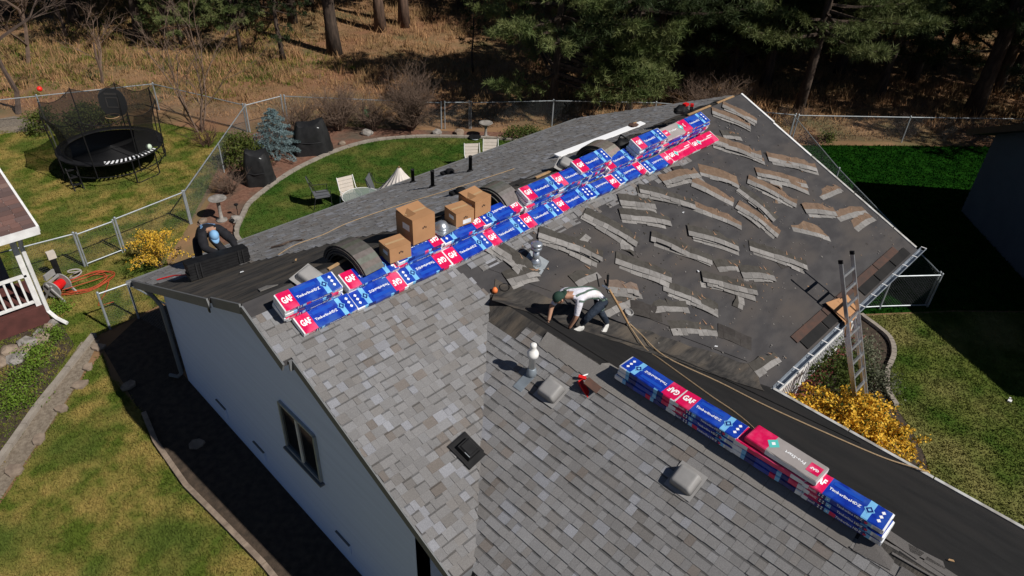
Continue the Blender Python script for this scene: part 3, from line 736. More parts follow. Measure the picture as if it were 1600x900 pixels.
# ================================================================ TORN-OFF SHINGLE CHUNKS on the stripped slope
CH=[('B',2,13.27,-0.15,1.00,-1.03),('B',2,12.71,-0.22,1.09,-0.87),('B',3,11.65,-0.93,1.44,-0.79),('B',2,12.84,-2.07,1.44,-0.68),
('BW',1,10.44,-1.59,1.00,-0.73),('B',2,9.27,-1.42,1.16,-0.17),('B',1,9.90,-1.69,1.06,-1.02),('B',2,11.48,-2.28,1.30,-1.07),
('B',2,11.99,-2.27,1.45,-0.70),('D',2,10.95,-2.31,1.10,-1.47),('B',2,10.43,-2.65,1.13,-1.28),('B',1,9.33,-2.20,1.18,-0.92),
('D',3,8.43,-1.32,1.31,-0.68),('D',2,7.46,-1.63,1.17,-0.57),('B',1,13.19,-3.64,0.93,-0.07),('B',2,12.22,-3.67,0.96,-0.50),
('B',1,12.98,-4.29,1.16,-0.17),('B',1,13.17,-4.73,.95,0.02),('BW',1,11.34,-3.83,1.00,-0.68),('D',2,6.67,-1.21,1.21,-1.06),
('D',2,7.60,-2.35,1.36,-0.93),('D',2,6.44,-2.38,1.19,-0.89),('D',3,8.58,-2.66,1.18,-0.75),('D',2,9.68,-3.64,1.40,-0.85),
('D',1,8.46,-3.66,0.69,-0.38),('D',2,8.86,-4.02,0.82,-0.54),('D',3,7.84,-3.65,1.25,-0.76),('D',3,5.40,-1.19,1.31,-0.86),
('D',2,4.40,-0.95,0.95,-1.30),('D',2,4.18,-1.78,0.65,-0.15),('D',1,5.34,-2.45,0.61,0.01),('G',2,5.78,-2.81,0.65,-0.56),
('D',1,5.32,-3.20,0.85,-0.02),('D',2,6.85,-3.35,1.17,-0.92),('D',1,6.27,-3.58,0.41,-0.43),('D',1,6.62,-3.77,0.43,-0.50),
('K',1,5.85,-3.37,0.63,-0.75),('D',1,6.26,-4.12,1.01,-0.49),('K',1,7.09,-4.63,0.71,-0.93),('D',1,7.12,-5.67,0.75,-0.11),
('D',1,3.90,-2.73,0.25,-0.88),('D',1,4.27,-3.01,0.21,-0.89),('K',1,9.87,-1.06,0.44,-1.80),('D',1,4.21,-0.92,0.22,-0.88),
('D',1,12.25,-1.0,.55,-.5),('D',2,7.75,-1.35,.85,-.55),('D',1,8.15,-4.55,.34,.6),('K',1,9.45,-3.1,.30,1.9),('B',1,10.6,-3.35,.36,.3),('D',1,7.15,-2.25,.28,2.4),('B',1,11.9,-3.15,.30,1.2),('D',1,6.15,-1.75,.33,.2),('K',1,10.0,-4.35,.27,-.2),('B',1,12.45,-2.75,.32,2.2)]
BACK={'B':(.185,.128,.092),'BW':(.195,.135,.095),'D':(.075,.070,.063),'G':(.19,.145,.12),'K':(.055,.050,.048)}
def strip_mesh(L, kind, r, first, base):
    """one torn shingle strip: grey exposed tabs below, headlap above, warped, ragged end"""
    mb=MB().use('strip_top'); n=max(3,int(L/.11)); e=.14; h=.19 if kind!='BW' else .30
    if L<.35: h=.12
    up=r.uniform(.008,.045); ph=r.uniform(.2,.8); bow=r.uniform(-.02,.10); sag=r.uniform(0,.02)
    tw=r.uniform(-.012,.02)
    def pt(t,y,dz=0):
        z=base+up*math.exp(-((t-ph)/.3)**2)+tw*(y/.3)+dz
        return (t*L, y-bow*(t*t)*L, z)
    bk=BACK[kind]; jag=[r.uniform(-.03,.03) for _ in range(n+1)]
    top=[r.uniform(-.03,.015) for _ in range(n+1)]
    if kind in 'DBG': 
        for q in range(n-2,n+1): top[q]-=r.uniform(.0,.09)   # torn right end
    i=0; seg=[]
    while i<n:
        k=r.choice([1,2,2,3]); k=min(k,n-i); seg.append((i,i+k)); i+=k
    th=.005
    for (a,b) in seg:
        g=r.uniform(.75,1.12); mb.col=(.27*g,.26*g,.252*g) if kind!='K' else (.06,.055,.052)
        lo=r.choice([0,0,0,.010,.03,-.012])
        for q in range(a,b):
            t0,t1=q/n,(q+1)/n; gap=.004/L if q==b-1 else 0
            P=[pt(t0,lo),pt(t1-gap,lo),pt(t1-gap,e+jag[q+1]*.3),pt(t0,e+jag[q]*.3)]
            P+= [(p[0],p[1],p[2]-th) for p in P]
            mb.add(P,[(0,1,2,3),(0,4,5,1),(1,5,6,2),(3,7,4,0)])
    for q in range(n):
        t0,t1=q/n,(q+1)/n; g=r.uniform(.86,1.1); mb.col=tuple(v*g for v in bk)
        P=[pt(t0,e+jag[q]*.3,-.001),pt(t1,e+jag[q+1]*.3,-.001),pt(t1,e+h+top[q+1],-.003),pt(t0,e+h+top[q],-.003)]
        P+=[(p[0],p[1],p[2]-th) for p in P]
        mb.add(P,[(0,1,2,3),(1,5,6,2),(2,6,7,3),(3,7,4,0)])
    if kind in ('D','G','B') and first and L>.5:       # peeled orange-brown fibres
        for _ in range(r.randint(2,5)):
            t=r.uniform(.45,.97); y=r.uniform(e-.02,e+.12); mb.col=(.30,.185,.12)
            a=pt(t,y,.004); l=r.uniform(.05,.13); an=r.uniform(.9,2.6)
            mb.add([a,(a[0]+.035,a[1]+.006,a[2]),(a[0]+l*math.cos(an),a[1]+l*math.sin(an),a[2]+.004)],[(0,1,2)])
    return mb.mesh('shingle_strip')
rows=sorted(range(len(CH)),key=lambda i:-CH[i][3])
rowid={}
edges=[-.6,-1.25,-1.8,-2.5,-3.0,-3.7,-4.2,-9]
for i in rows:
    for k,e_ in enumerate(edges):
        if CH[i][3]>=e_: rowid[i]=k; break
ordn=['first','second','third','fourth','fifth','sixth','seventh','eighth','ninth','tenth','eleventh','twelfth','thirteenth','fourteenth','fifteenth','sixteenth']
rown=['the row nearest the ridge','the row just below the bundles','the third row below the ridge','the fourth row below the ridge','the fifth row below the ridge','the sixth row below the ridge','the seventh row below the ridge','the row nearest the eave']
kn={'B':'brown-backed','BW':'wide brown-backed','D':'dark-backed','G':'crumpled greyish','K':'black curled'}
rc=random.Random(21)
for k in range(8):
    ids=sorted([i for i in rowid if rowid[i]==k],key=lambda i:CH[i][2])
    for j,i in enumerate(ids):
        kd,nl,xa,ya,L,an=CH[i]
        size='long' if L>1.15 else ('small' if L<.5 else 'torn')
        nm='torn_shingle_chunk'
        t=thing(nm,f'{size} {kn[kd]} shingle chunk, {ordn[j]} from left in {rown[k]}','shingle chunk',(0,0,0),0,'torn-off shingles on the stripped slope')
        n_=Vector((0,-P_,1)).normalized(); org=Vector((xa,ya*math.cos(AM),zf(ya*math.cos(AM))))
        t.matrix_basis=Matrix.Translation(org+n_*.018)@Matrix.Rotation(AM,4,'X')@Matrix.Rotation(an,4,'Z')
        for q in range(nl):
            me=strip_mesh(L*rc.uniform(.86,1.0) if q else L,kd if (q==0 or kd!='BW') else 'B',rc,q==0,.020*(nl-1-q))
            s=obj('shingle_strip',me,t)
            if q: s.location=(rc.uniform(-.05,.12),-.03-.035*q*rc.uniform(.6,1.4),0); s.rotation_euler=(0,0,rc.uniform(-.09,.05))
# ================================================================ SHINGLE BUNDLES
LB,WB,TB=.985,.335,.086
def bundle_mesh(scheme, seed=0):
    rv=random.Random(seed*7+len(scheme))
    xs=[0,.02,.08,.20,.245,.30,.36,.44,.55,.66,.72,.80,.86,.98,1.0]
    c=.012; w2=WB/2
    prof=[(-w2+c,TB),(w2-c,TB),(w2,TB-c),(w2,c),(w2-c,0),(-w2+c,0),(-w2,c),(-w2,TB-c)]
    names=['top','e','back','e','bot','e','front','e2']
    def colour(face,m):
        if scheme=='crimson':
            if face=='top' or face[0]=='e': return 'wrap_white' if (m<.02 or m>.98) else 'wrap_crimson'
            return 'wrap_crimson' if .15<m<.8 else 'wrap_white'
        if scheme=='grey':
            if face=='top' or face[0]=='e': return 'wrap_crimson' if m<.28 else 'wrap_grey'
            return 'wrap_crimson' if m<.28 else 'wrap_white'
        if face in ('top','e2'):
            if m<.02 or m>.98: return 'wrap_white'
            if m<.245: return 'wrap_crimson'
            if m<.72: return 'wrap_blue'
            if m<.80: return 'wrap_sky'
            return 'wrap_blue'
        if face in ('front','back','e'):
            if m<.08: return 'wrap_white'
            if m<.20: return 'wrap_crimson' if scheme=='a' else 'wrap_navy'
            if m<.30: return 'wrap_navy'
            if m<.36: return 'wrap_sky'
            if m<.44: return 'wrap_crimson' if scheme=='b' else 'wrap_blue'
            if m<.80: return 'wrap_blue' if m<.66 else 'wrap_navy'
            if m<.86: return 'wrap_sky'
            return 'wrap_white'
        return 'wrap_blue'
    mb=MB(); n=8
    def sag(x): return -.004*math.sin(x*math.pi*3)
    bend=rv.uniform(-.006,.006)
    V=[((x-.5)*LB+rv.uniform(-.003,.003),py*(1 if .01<x<.99 else .965)+rv.uniform(-.0035,.0035),pz*(1 if .01<x<.99 else .93)+.002+rv.uniform(-.003,.0015)*(pz>.04)) for x in xs for (py,pz) in prof]
    for i in range(len(xs)-1):
        m=(xs[i]+xs[i+1])/2
        for j in range(n):
            mb.use(colour(names[j],m))
            k=(j+1)%n
            mb.add([V[i*n+j],V[(i+1)*n+j],V[(i+1)*n+k],V[i*n+k]],[(3,2,1,0)])
    mb.use('wrap_white'); mb.add(V[:n],[tuple(range(n))]); mb.add(V[-n:],[tuple(range(n))[::-1]])
    return mb.mesh('shingle_bundle')
def orient(V,F,M_): return [tuple(M_@Vector(v)) for v in V],F
gafV,gafF=text_mesh('GAF',.15,.006,2,1.0)
tlV,tlF=text_mesh('TimberlineHDZ',.062,.0012,1,.95)
tlsV,tlsF=text_mesh('Timberline HDZ',.046,.0008,1,1.0)
psV,psF=text_mesh('Pro-Start',.075,.0015,1,1.0)
def T(x,y,z): return Matrix.Translation((x,y,z))
RXf=Matrix.Rotation(math.pi/2,4,'X')
def lettering(scheme):
    mb=MB().use('print_white'); zt=TB+.0045
    if scheme=='grey':
        mb.add(*orient(psV,psF,T(.12,0,zt)@Matrix.Rotation(math.pi,4,'Z')))
        return mb.mesh('lettering')
    mb.add(*orient(gafV,gafF,T((.132-.5)*LB,0,zt)@Matrix.Scale(.58,4,(1,0,0))))
    if scheme=='crimson':
        mb.add(*orient(tlV,tlF,T(.05,0,zt)))
    else:
        mb.add(*orient(tlV,tlF,T((.47-.5)*LB,-.03,zt)))
    for xx,s in ((.60,1),(.13,.9)):
        mb.add(*orient(tlsV,tlsF,T((xx-.5)*LB,-WB/2-.003,TB*.52)@RXf@Matrix.Scale(s if xx>.3 else .30,4,(1,0,0))))
    return mb.mesh('lettering')
def diamond(mb,x,y,z,a,b,front=False):
    if front: mb.add([(x-a,y,z),(x,y,z-b),(x+a,y,z),(x,y,z+b)],[(0,1,2,3)])
    else: mb.add([(x-a,y,z),(x,y-b,z),(x+a,y,z),(x,y+b,z)],[(0,1,2,3)])
def emblem(scheme):
    mb=MB(); zt=TB+.004
    if scheme in ('a','b'):
        X=(.76-.5)*LB
        mb.use('wrap_sky'); diamond(mb,X,.0,zt,.065,.075)
        mb.use('wrap_navy'); diamond(mb,X,.0,zt+.001,.050,.058)
        mb.use('wrap_sky'); diamond(mb,X,.0,zt+.002,.022,.026)
        mb.use('print_white')
        for k in (-1,0,1): diamond(mb,(.90-.5)*LB,k*.075,zt,.026,.030)
        mb.use('wrap_mid'); mb.box(((.47-.5)*LB,.085,zt),(.36,.06,.001))
        mb.use('print_white')
        for u,vz in ((.225,.03),(.225,.06),(.265,.03),(.265,.06),(.33,.045)): diamond(mb,(u-.5)*LB,-WB/2-.003,vz,.013,.012,True)
        mb.use('wrap_crimson'); mb.box(((.80-.5)*LB,-WB/2-.002,TB*.5),(.035,.002,.03))
        mb.use('wrap_grey')
        for k in range(4): mb.box(((.93-.5)*LB,-WB/2-.002,.018+k*.016),(.09,.002,.004))
    elif scheme=='crimson':
        mb.use('wrap_white'); diamond(mb,-.2,0,zt,.07,.085); mb.use('wrap_teal'); diamond(mb,-.2,0,zt+.001,.05,.062)
        mb.use('print_white'); mb.box((.3,.05,zt),(.2,.02,.001)); mb.box((.28,.0,zt),(.14,.012,.001))
    else:
        mb.use('wrap_teal'); diamond(mb,-.18,0,zt,.085,.10); mb.use('print_white'); diamond(mb,-.18,0,zt+.001,.03,.035)
        mb.use('wrap_crimson'); mb.box((.38,0,zt),(.16,.17,.001))
        mb.use('print_white'); 
        V,F=orient(gafV,gafF,T(.38,0,zt+.0015)@Matrix.Rotation(math.pi,4,'Z')@Matrix.Scale(.38,4)); mb.add(V,F)
    return mb.mesh('emblem')
BM={s:([bundle_mesh(s,q) for q in range(4)],lettering(s),emblem(s)) for s in ('a','b','crimson','grey')}
def bundle(scheme, M_, label, group):
    b,l,e=BM[scheme]
    o=obj('shingle_bundle',rb.choice(b)); o.matrix_basis=M_@Matrix.Rotation(rb.uniform(-.008,.008),4,'Y')@Matrix.Rotation(rb.uniform(-.012,.012),4,'X'); tag(o,label,'shingle bundle',group)
    obj('lettering',l,o)['kind']='stuff'; obj('emblem',e,o)['kind']='stuff'; return o
nmain=Vector((0,-P_,1)).normalized(); rb=random.Random(5)
def slopeplace(x,ydown,h,rz):
    """centre at ridge coordinate x, plan y, height h above the slope along its normal"""
    return Matrix.Translation(Vector((x,ydown,zf(ydown)))+nmain*h)@Matrix.Rotation(AM,4,'X')@Matrix.Rotation(rz,4,'Z')
rb=random.Random(5)
flip=[0,1,1,0,0,0,0,1,1,1,0,0]
# front tier on the slope
def nth(i): return ordn[i] if i<12 else str(i+1)+'th'
x=.60; i=0
while i<12:
    sc='a' if i<10 else 'crimson'
    bundle(sc,slopeplace(x+LB/2,-.72+rb.uniform(-.015,.015)-(.05 if i>8 else 0),.022,(math.pi if flip[i] else 0)+rb.uniform(-.02,.02)),
      ('blue' if sc=='a' else 'crimson')+f' bundle, {nth(i)} from the left in the low front row below the ridge stacks','front row of bundles under the main ridge')
    x+=LB+rb.uniform(-.06,.0) if i not in (6,) else LB-.1; i+=1
# rear tier: stacks behind it
ST=[(.98,4,[0,0,1,0]),(2.05,2,[1,0]),(3.0,3,[1,0,1]),(3.97,3,[1,0,1]),(4.93,3,[0,0,1]),(5.98,5,[1,0,0,1,0]),(6.86,5,[0,1,0,1,0]),(7.52,6,[0,0,1,0,1,0]),(8.45,3,[1,0,0]),(9.36,6,[0,1,0,0,1,0]),(10.38,4,[0,1,0,1]),(11.22,5,[1,0,1,0,0])]
TH=TB+.004
for k,(xc,n,fl) in enumerate(ST):
    for j in range(n):
        lab='topmost' if j==n-1 else ('bottom' if j==0 else ordn[j]+' up')
        off=.0
        if k==7 : off=.12
        sc=rb.choice(['a','a','b'])
        bundle(sc,slopeplace(xc+rb.uniform(-.035,.035),-.425+rb.uniform(-.014,.014)+off*.5,.022+j*TH,(math.pi if fl[j] else 0)+rb.uniform(-.025,.025)),
          f'blue bundle, {lab} of the {nth(k)} stack from the left along the main ridge','stacked bundles along the main ridge')
# grey sheet-covered bundle near the far end
bundle('grey',slopeplace(10.45,-.42,.022+4*TH,math.pi),'grey and crimson starter bundle topmost on the stacks near the far end of the ridge','starter bundles')
# wing ridge: four columns, three layers, lying on the ridge
def wingplace(y,h,rz): return Matrix.Translation((XW+.035,y,ZW-.0+h))@Matrix.Rotation(-math.pi/2+rz,4,'Z')
yy=-4.42
for k in range(4):
    yc=yy-LB/2
    for j in range(3):
        lab=['bottom','middle','topmost'][j]
        sc='b' if j==0 else 'a'
        bundle(sc if not(k==2 and j==2) else 'crimson',wingplace(yc+rb.uniform(-.02,.02),.034+j*TH,(math.pi if (k==0 or (k==2)) else 0)+rb.uniform(-.02,.02)),
           f"{'blue' if not(k==2 and j==2) else 'crimson'} bundle, {lab} of the {ordn[k]} stack from the top of the wing ridge",'stacked bundles along the wing ridge')
    yy-=LB-.02
# top layer of the last column flips so the crimson end faces the middle
bundle('grey',Matrix.Translation((XW+.06,-6.95,ZW+.034+3*TH))@Matrix.Rotation(-math.pi/2-.03,4,'Z'),'grey and crimson starter bundle lying on top of the wing ridge stacks','starter bundles')

# ---- opened bundles of shingles draped as arches over the ridge
def arch(x, yc, zc, rad, wid, nl, label, skew=0.0, colr=(.12,.113,.105)):
    t=thing('draped_shingles',label,'shingles',(x,yc,zc),skew,'opened shingle bundles draped over the ridge')
    for k in range(nl):
        mb=MB().use('strip_top'); r=rad-.042*k; n=14; a0,a1=R(168-2*k),R(28+2*k); wj=wid*rb.uniform(.93,1.0); dx=rb.uniform(-.03,.03)
        g=rb.uniform(.8,1.15)
        V=[]
        for i in range(n+1):
            a=a0+(a1-a0)*i/n
            for q in (-1,1):
                for rr in (r,r-.028):
                    V.append((dx+q*wj/2,-math.cos(a)*rr*-1*-1,math.sin(a)*rr*.86))
        for i in range(n):
            b=i*4; mb.col=tuple(v*g*rb.uniform(.92,1.06)*(1.7 if (k==0 and i>9) else 1) for v in colr)
            mb.add([V[b],V[b+4],V[b+6],V[b+2]],[(0,1,2,3)])
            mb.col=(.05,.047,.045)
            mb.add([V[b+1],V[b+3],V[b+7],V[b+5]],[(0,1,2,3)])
            mb.col=tuple(v*g*.8 for v in colr)
            mb.add([V[b],V[b+1],V[b+5],V[b+4]],[(0,1,2,3)]); mb.add([V[b+2],V[b+6],V[b+7],V[b+3]],[(0,1,2,3)])
        e=n*4; mb.add([V[0],V[2],V[3],V[1]],[(0,1,2,3)]); mb.add([V[e],V[e+1],V[e+3],V[e+2]],[(0,1,2,3)])
        mb.build('shingle_layer',t)
    return t
arch(2.05,-.10,ZR-.20,.60,.40,5,'tall arch of black shingles draped over the ridge left of the cardboard boxes',.08)
arch(5.28,-.10,ZR-.10,.48,.42,4,'arch of dark shingles draped over the ridge right of the cardboard boxes',.1)
arch(8.45,-.06,ZR-.16,.50,.44,4,'arch of weathered brown shingles draped over the ridge beside the white strip',.15,(.15,.13,.11))
# dark flap closing the left mouth of the tall arch
mb=MB().use('strip_top'); mb.col=(.035,.034,.036); mb.prism([(0,-.16,.42),(.02,.16,.42),(.30,.18,.38),(.28,-.2,.36)],.02)
o=mb.build('shingle_flap'); tag(o,'black shingle flap standing against the mouth of the tall arch','shingle'); o.location=(1.72,-.20,ZR-.02); o.rotation_euler=(R(20),R(62),0)

# ================================================================ BOXES AND LOOSE THINGS ON THE ROOF
def carton(x,y,z,sx,sy,sz,rz,label,flaps=False,lab=False):
    t=thing('cardboard_box',label,'box',(x,y,z),rz,'cardboard boxes on the ridge')
    mb=MB().use('cardboard'); h=.006
    mb.box((0,0,sz/2),(sx,sy,sz)); mb.build('carton',t)
    m=MB().use('cardboard')
    m.box((0,-sy/4-.001,sz+.004),(sx,sy/2-.006,.006),Matrix.Rotation(R(-1.5),3,'X')); m.build('flap',t)
    m=MB().use('cardboard'); m.box((0,sy/4+.001,sz+(.004 if not flaps else .02)),(sx,sy/2-.006,.006),Matrix.Rotation(R(2 if not flaps else 9),3,'X')); m.build('flap',t)
    if flaps:
        m=MB().use('cardboard_in'); m.box((-sx*.3,.02,sz+.014),(sx*.35,sy*.5,.005),Matrix.Rotation(R(-8),3,'Y')); m.build('flap',t)
    m=MB().use('tape'); m.box((0,0,sz+.0095),(sx*.9,.05,.002)); m.build('tape',t)
    m=MB().use('ink'); 
    for k in range(3): m.box((-.02+k*.03,-sy/2-.001,sz*.55+.015*(k%2)),(.022,.002,.03))
    m.build('print',t)
    if lab:
        m=MB().use('wrap_white'); m.box((sx*.1,-sy/2-.001,sz*.25),(sx*.45,.002,sz*.3)); m.build('paper_label',t)
    m=MB().use('wrap_white'); m.box((-sx/2-.001,-sy*.1,sz*.6),(.002,sy*.4,sz*.25)); m.build('paper_label',t)
    return t
zt3=lambda y,n: zf(y)+n*TH/math.cos(AM)+.03
carton(2.62,-.47,zt3(-.47,2)+.02,.40,.34,.26,-.1,'small closed cardboard box right of the tall shingle arch')
carton(3.16,-.34,zt3(-.34,3)-.02,.46,.46,.46,-.02,'tallest cardboard box with loose top flaps on the ridge bundles',True)
carton(4.08,-.40,zt3(-.4,3)-.02,.38,.36,.26,-.12,'low cardboard box with a white paper label beside the round metal flashing',False,True)
carton(4.50,-.34,zt3(-.34,3)-.02,.40,.42,.32,.05,'square cardboard box right of the labelled low box',True)
def lying_vent(x,y,label,rz):
    t=thing('removed_vent',label,'vent',(0,0,0),0,'removed roof vents')
    t.matrix_basis=Matrix.Translation((x,y,zf(y)+.06))@Matrix.Rotation(AM,4,'X')@Matrix.Rotation(rz,4,'Z')
    m=MB().use('vent_grey'); m.box((0,0,.004),(.44,.42,.008)); m.build('flange',t)
    obj('hood',rounded_hood(),t); return
lying_vent(1.22,-.10,'removed grey roof vent lying behind the first bundle stack',.3)
lying_vent(7.35,-.02,'removed pale roof vent lying on the ridge behind the tall bundle stacks',.5)
t=thing('metal_flashing','shiny round pipe flashing between the cardboard boxes','flashing',(3.66,-.42,zt3(-.42,3)+.0),.1)
m=MB().use('galv'); m.box((0,0,.006),(.40,.42,.006)); m.build('base_plate',t)
m=MB().use('galv'); m.lathe([(.14,.008),(.12,.06),(.08,.12),(.03,.14),(0,.142)],n=20); m.build('dome',t,True)
# white metal strip along the ridge
mb=MB().use('print_white'); mb.bar((8.42,1.16,zb(1.16)+.06),(11.5,1.0,zb(1.0)+.06),.17,.04); m=mb.build('flashing_strip'); tag(m,'long white metal strip lying beyond the ridge','metal strip')
# tool bag, nailer, harness heap
def heap(name,label,cat,loc,sc,m,seed):
    r=random.Random(seed); bm=bmesh.new(); bmesh.ops.create_icosphere(bm,subdivisions=3,radius=1)
    for v in bm.verts:
        n=math.sin(v.co.x*5+seed)*math.cos(v.co.y*6)*.16+math.sin(v.co.z*8+v.co.x*3)*.10+r.uniform(-.05,.05)
        v.co*=1+n; v.co.z=max(v.co.z,-.25); v.co.x*=sc[0];v.co.y*=sc[1];v.co.z*=sc[2]
    me=D.meshes.new(name); bm.to_mesh(me); bm.free(); me.materials.append(MATS[m]); me.polygons.foreach_set('use_smooth',[True]*len(me.polygons))
    o=obj(name,me); o.location=loc; tag(o,label,cat); return o
h=heap('tool_pouch','black tool pouch behind the tall bundles near the white strip','tool pouch',(9.02,-.16,ZR+.06),(.26,.20,.15),'black_plastic',3)
m=MB().use('black_plastic'); m.tube([(0,.1,.1),(.15,.15,.2),(.3,.05,.1)],.02,5); m.build('strap',h)
h=heap('tool_bag','black tool bag with red top at the far end of the ridge bundles','tool bag',(11.05,-.30,zf(-.45)+5*TH+.20),(.22,.16,.10),'black_plastic',5)
m=MB().use('tool_red'); m.box((.12,-.02,.12),(.14,.10,.05)); m.build('red_cap',h)
h=heap('work_gloves','brown work gloves on the blue bundle near the white strip','gloves',(9.30,-.22,zf(-.42)+6*TH+.16),(.13,.09,.035),'rust_brown',8)
m=MB().use('wood_raw'); m.box((.05,.0,.04),(.12,.02,.015)); m.build('tab',h)
# nail gun on the far end
t=thing('nail_gun','small red and black nail gun on the far end of the bundles','nail gun',(11.42,-.34,zf(-.5)+5*TH+.14),.6)
m=MB().use('black_plastic'); m.box((0,0,.06),(.09,.07,.10)); m.bar((0,0,.08),(-.14,.02,.06),.04,.05); m.build('body',t)
m=MB().use('tool_red'); m.box((0,0,.135),(.10,.075,.05)); m.build('top_cap',t)
# red tool and brown shingle piece at the head of the wing bundles
t=thing('pry_bar','red handled tool with a pale hose lying on the wing slope near the first bundle','tool',tuple(onwl(3.36,-3.98)+Vector((0,0,.03))),0)
t.rotation_euler=(0,-AWL,R(75))
m=MB().use('tool_red'); m.box((-.16,.04,.02),(.30,.075,.04)); m.build('handle',t)
m=MB().use('tool_red'); m.box((.02,-.02,.02),(.12,.05,.04),Matrix.Rotation(.9,3,'Z')); m.build('head',t)
m=MB().use('wrap_white'); m.tube(smooth_path([(.04,-.02,.02),(.03,-.14,.03),(-.02,-.22,.02),(.03,-.34,.02)],4),.012,5); m.build('hose_end',t)
mb=MB().use('rust_brown'); mb.prism([(0,0,0),(.24,-.02,0),(.26,.15,0),(.02,.17,0)],.012); o=mb.build('shingle_scrap'); tag(o,'brown shingle scrap beside the red tool','shingle'); o.location=onwl(3.42,-4.32)+Vector((0,0,.045)); o.rotation_euler=(0,-AWL,1.9)
# orange cone-shaped float with a coil of wire
t=thing('orange_plug','small orange plug with a loop of black wire on the stripped slope','plug',(3.83,-1.60,zf(-1.6)+.02),0)
m=MB().use('orange'); m.lathe([(.05,0),(.05,.05),(.025,.09),(0,.095)],n=10); m.build('plug',t,True)
m=MB().use('black_plastic'); m.tube([(.22+.10*math.cos(a),-.02+.07*math.sin(a),.01+P_*(.0+.07*math.sin(a))) for a in [k*math.pi/8 for k in range(17)]],.006,4); m.build('wire',t)
# bits of debris: crumbs of shingle all over the stripped slope
mb=MB().use('strip_top'); rdb=random.Random(77)
for _ in range(900):
    if rdb.random()<.75:
        c_=rdb.choice(CH); x=c_[2]+rdb.uniform(-.4,1.3); yq=(c_[3]+rdb.uniform(-1.0,.35))*math.cos(AM)
    else: x=rdb.uniform(4.5,14.2); yq=rdb.uniform(-5.3,-.9)
    if not(3.9<x<14.3) or yq>-.25 or yq<-5.35 or yq< -YW-(x-XW)*1.124+.15: continue
    s_=rdb.uniform(.006,.028); a=rdb.random()*6.28; mb.col=rdb.choice([(.2,.19,.18),(.06,.055,.05),(.24,.17,.12),(.15,.14,.135)])
    P=[(x+s_*rdb.uniform(.5,1.5)*math.cos(a+k*2.1),yq+s_*rdb.uniform(.5,1.5)*math.sin(a+k*2.1)) for k in range(3)]
    mb.add([(X,Y,zf(Y)+.026) for X,Y in P],[(0,1,2)])
o=mb.build('shingle_crumbs'); tag(o,'crumbs and torn scraps of shingle strewn over the stripped slope','debris',None,'stuff')
# ropes
def rope(name,label,pts,rad,m='rope',k=6):
    mb=MB().use(m); mb.tube(smooth_path(pts,k),rad,6); o=mb.build(name); tag(o,label,'rope'); return o
wr=lambda x,y,h=.02:(x,y,zr_(x)+h); mf=lambda x,y,h=.02:(x,y,max(zf(y),zr_(x) if x>XW else -9)+h); rr_=lambda x,y,h=.025:(x,y,zb(y)+h)
rope('safety_rope','tan rope running from the worker past the wing bundles',[mf(5.60,-3.22,.05),mf(5.45,-3.75),wr(5.35,-4.1),wr(5.22,-4.61),wr(5.05,-5.3),wr(4.97,-5.76),wr(4.75,-6.2),wr(4.3,-6.6,.03)],.012)
rope('safety_rope','tan rope running from the worker over the eave of the wing',[mf(5.62,-3.25,.06),mf(5.68,-3.45),wr(5.62,-4.07),wr(5.9,-5.0),wr(6.07,-5.82),wr(6.44,-6.8),wr(6.82,-7.6),wr(7.17,-8.1,.05),(7.3,-8.25,zr_(7.2)-.15),(7.32,-8.3,1.2),(7.4,-8.4,.05)],.012)
rope('air_hose','black hose crossing the stripped valley in front of the worker',[mf(4.9,-3.15,.035),mf(5.3,-3.55,.035),mf(5.75,-4.0,.03),wr(6.2,-4.9),wr(6.5,-5.9),wr(6.9,-7.2)],.010,'black_plastic')
rope('long_rope','pale rope lying along the rear shingled slope',[rr_(1.9,2.3),rr_(2.4,2.59),rr_(3.03,2.55),rr_(3.74,2.75),rr_(4.83,2.6),rr_(5.81,2.2),rr_(6.8,1.9),rr_(7.6,1.7)],.009)
mb=MB().use('twig_dark'); mb.tube(smooth_path([rr_(2.20,3.2,.03),rr_(2.35,3.0,.05),rr_(2.55,3.1,.03),rr_(2.7,2.8,.03)],4),.02,5); o=mb.build('rope_knot'); tag(o,'dark knotted rope end on the rear slope','rope')
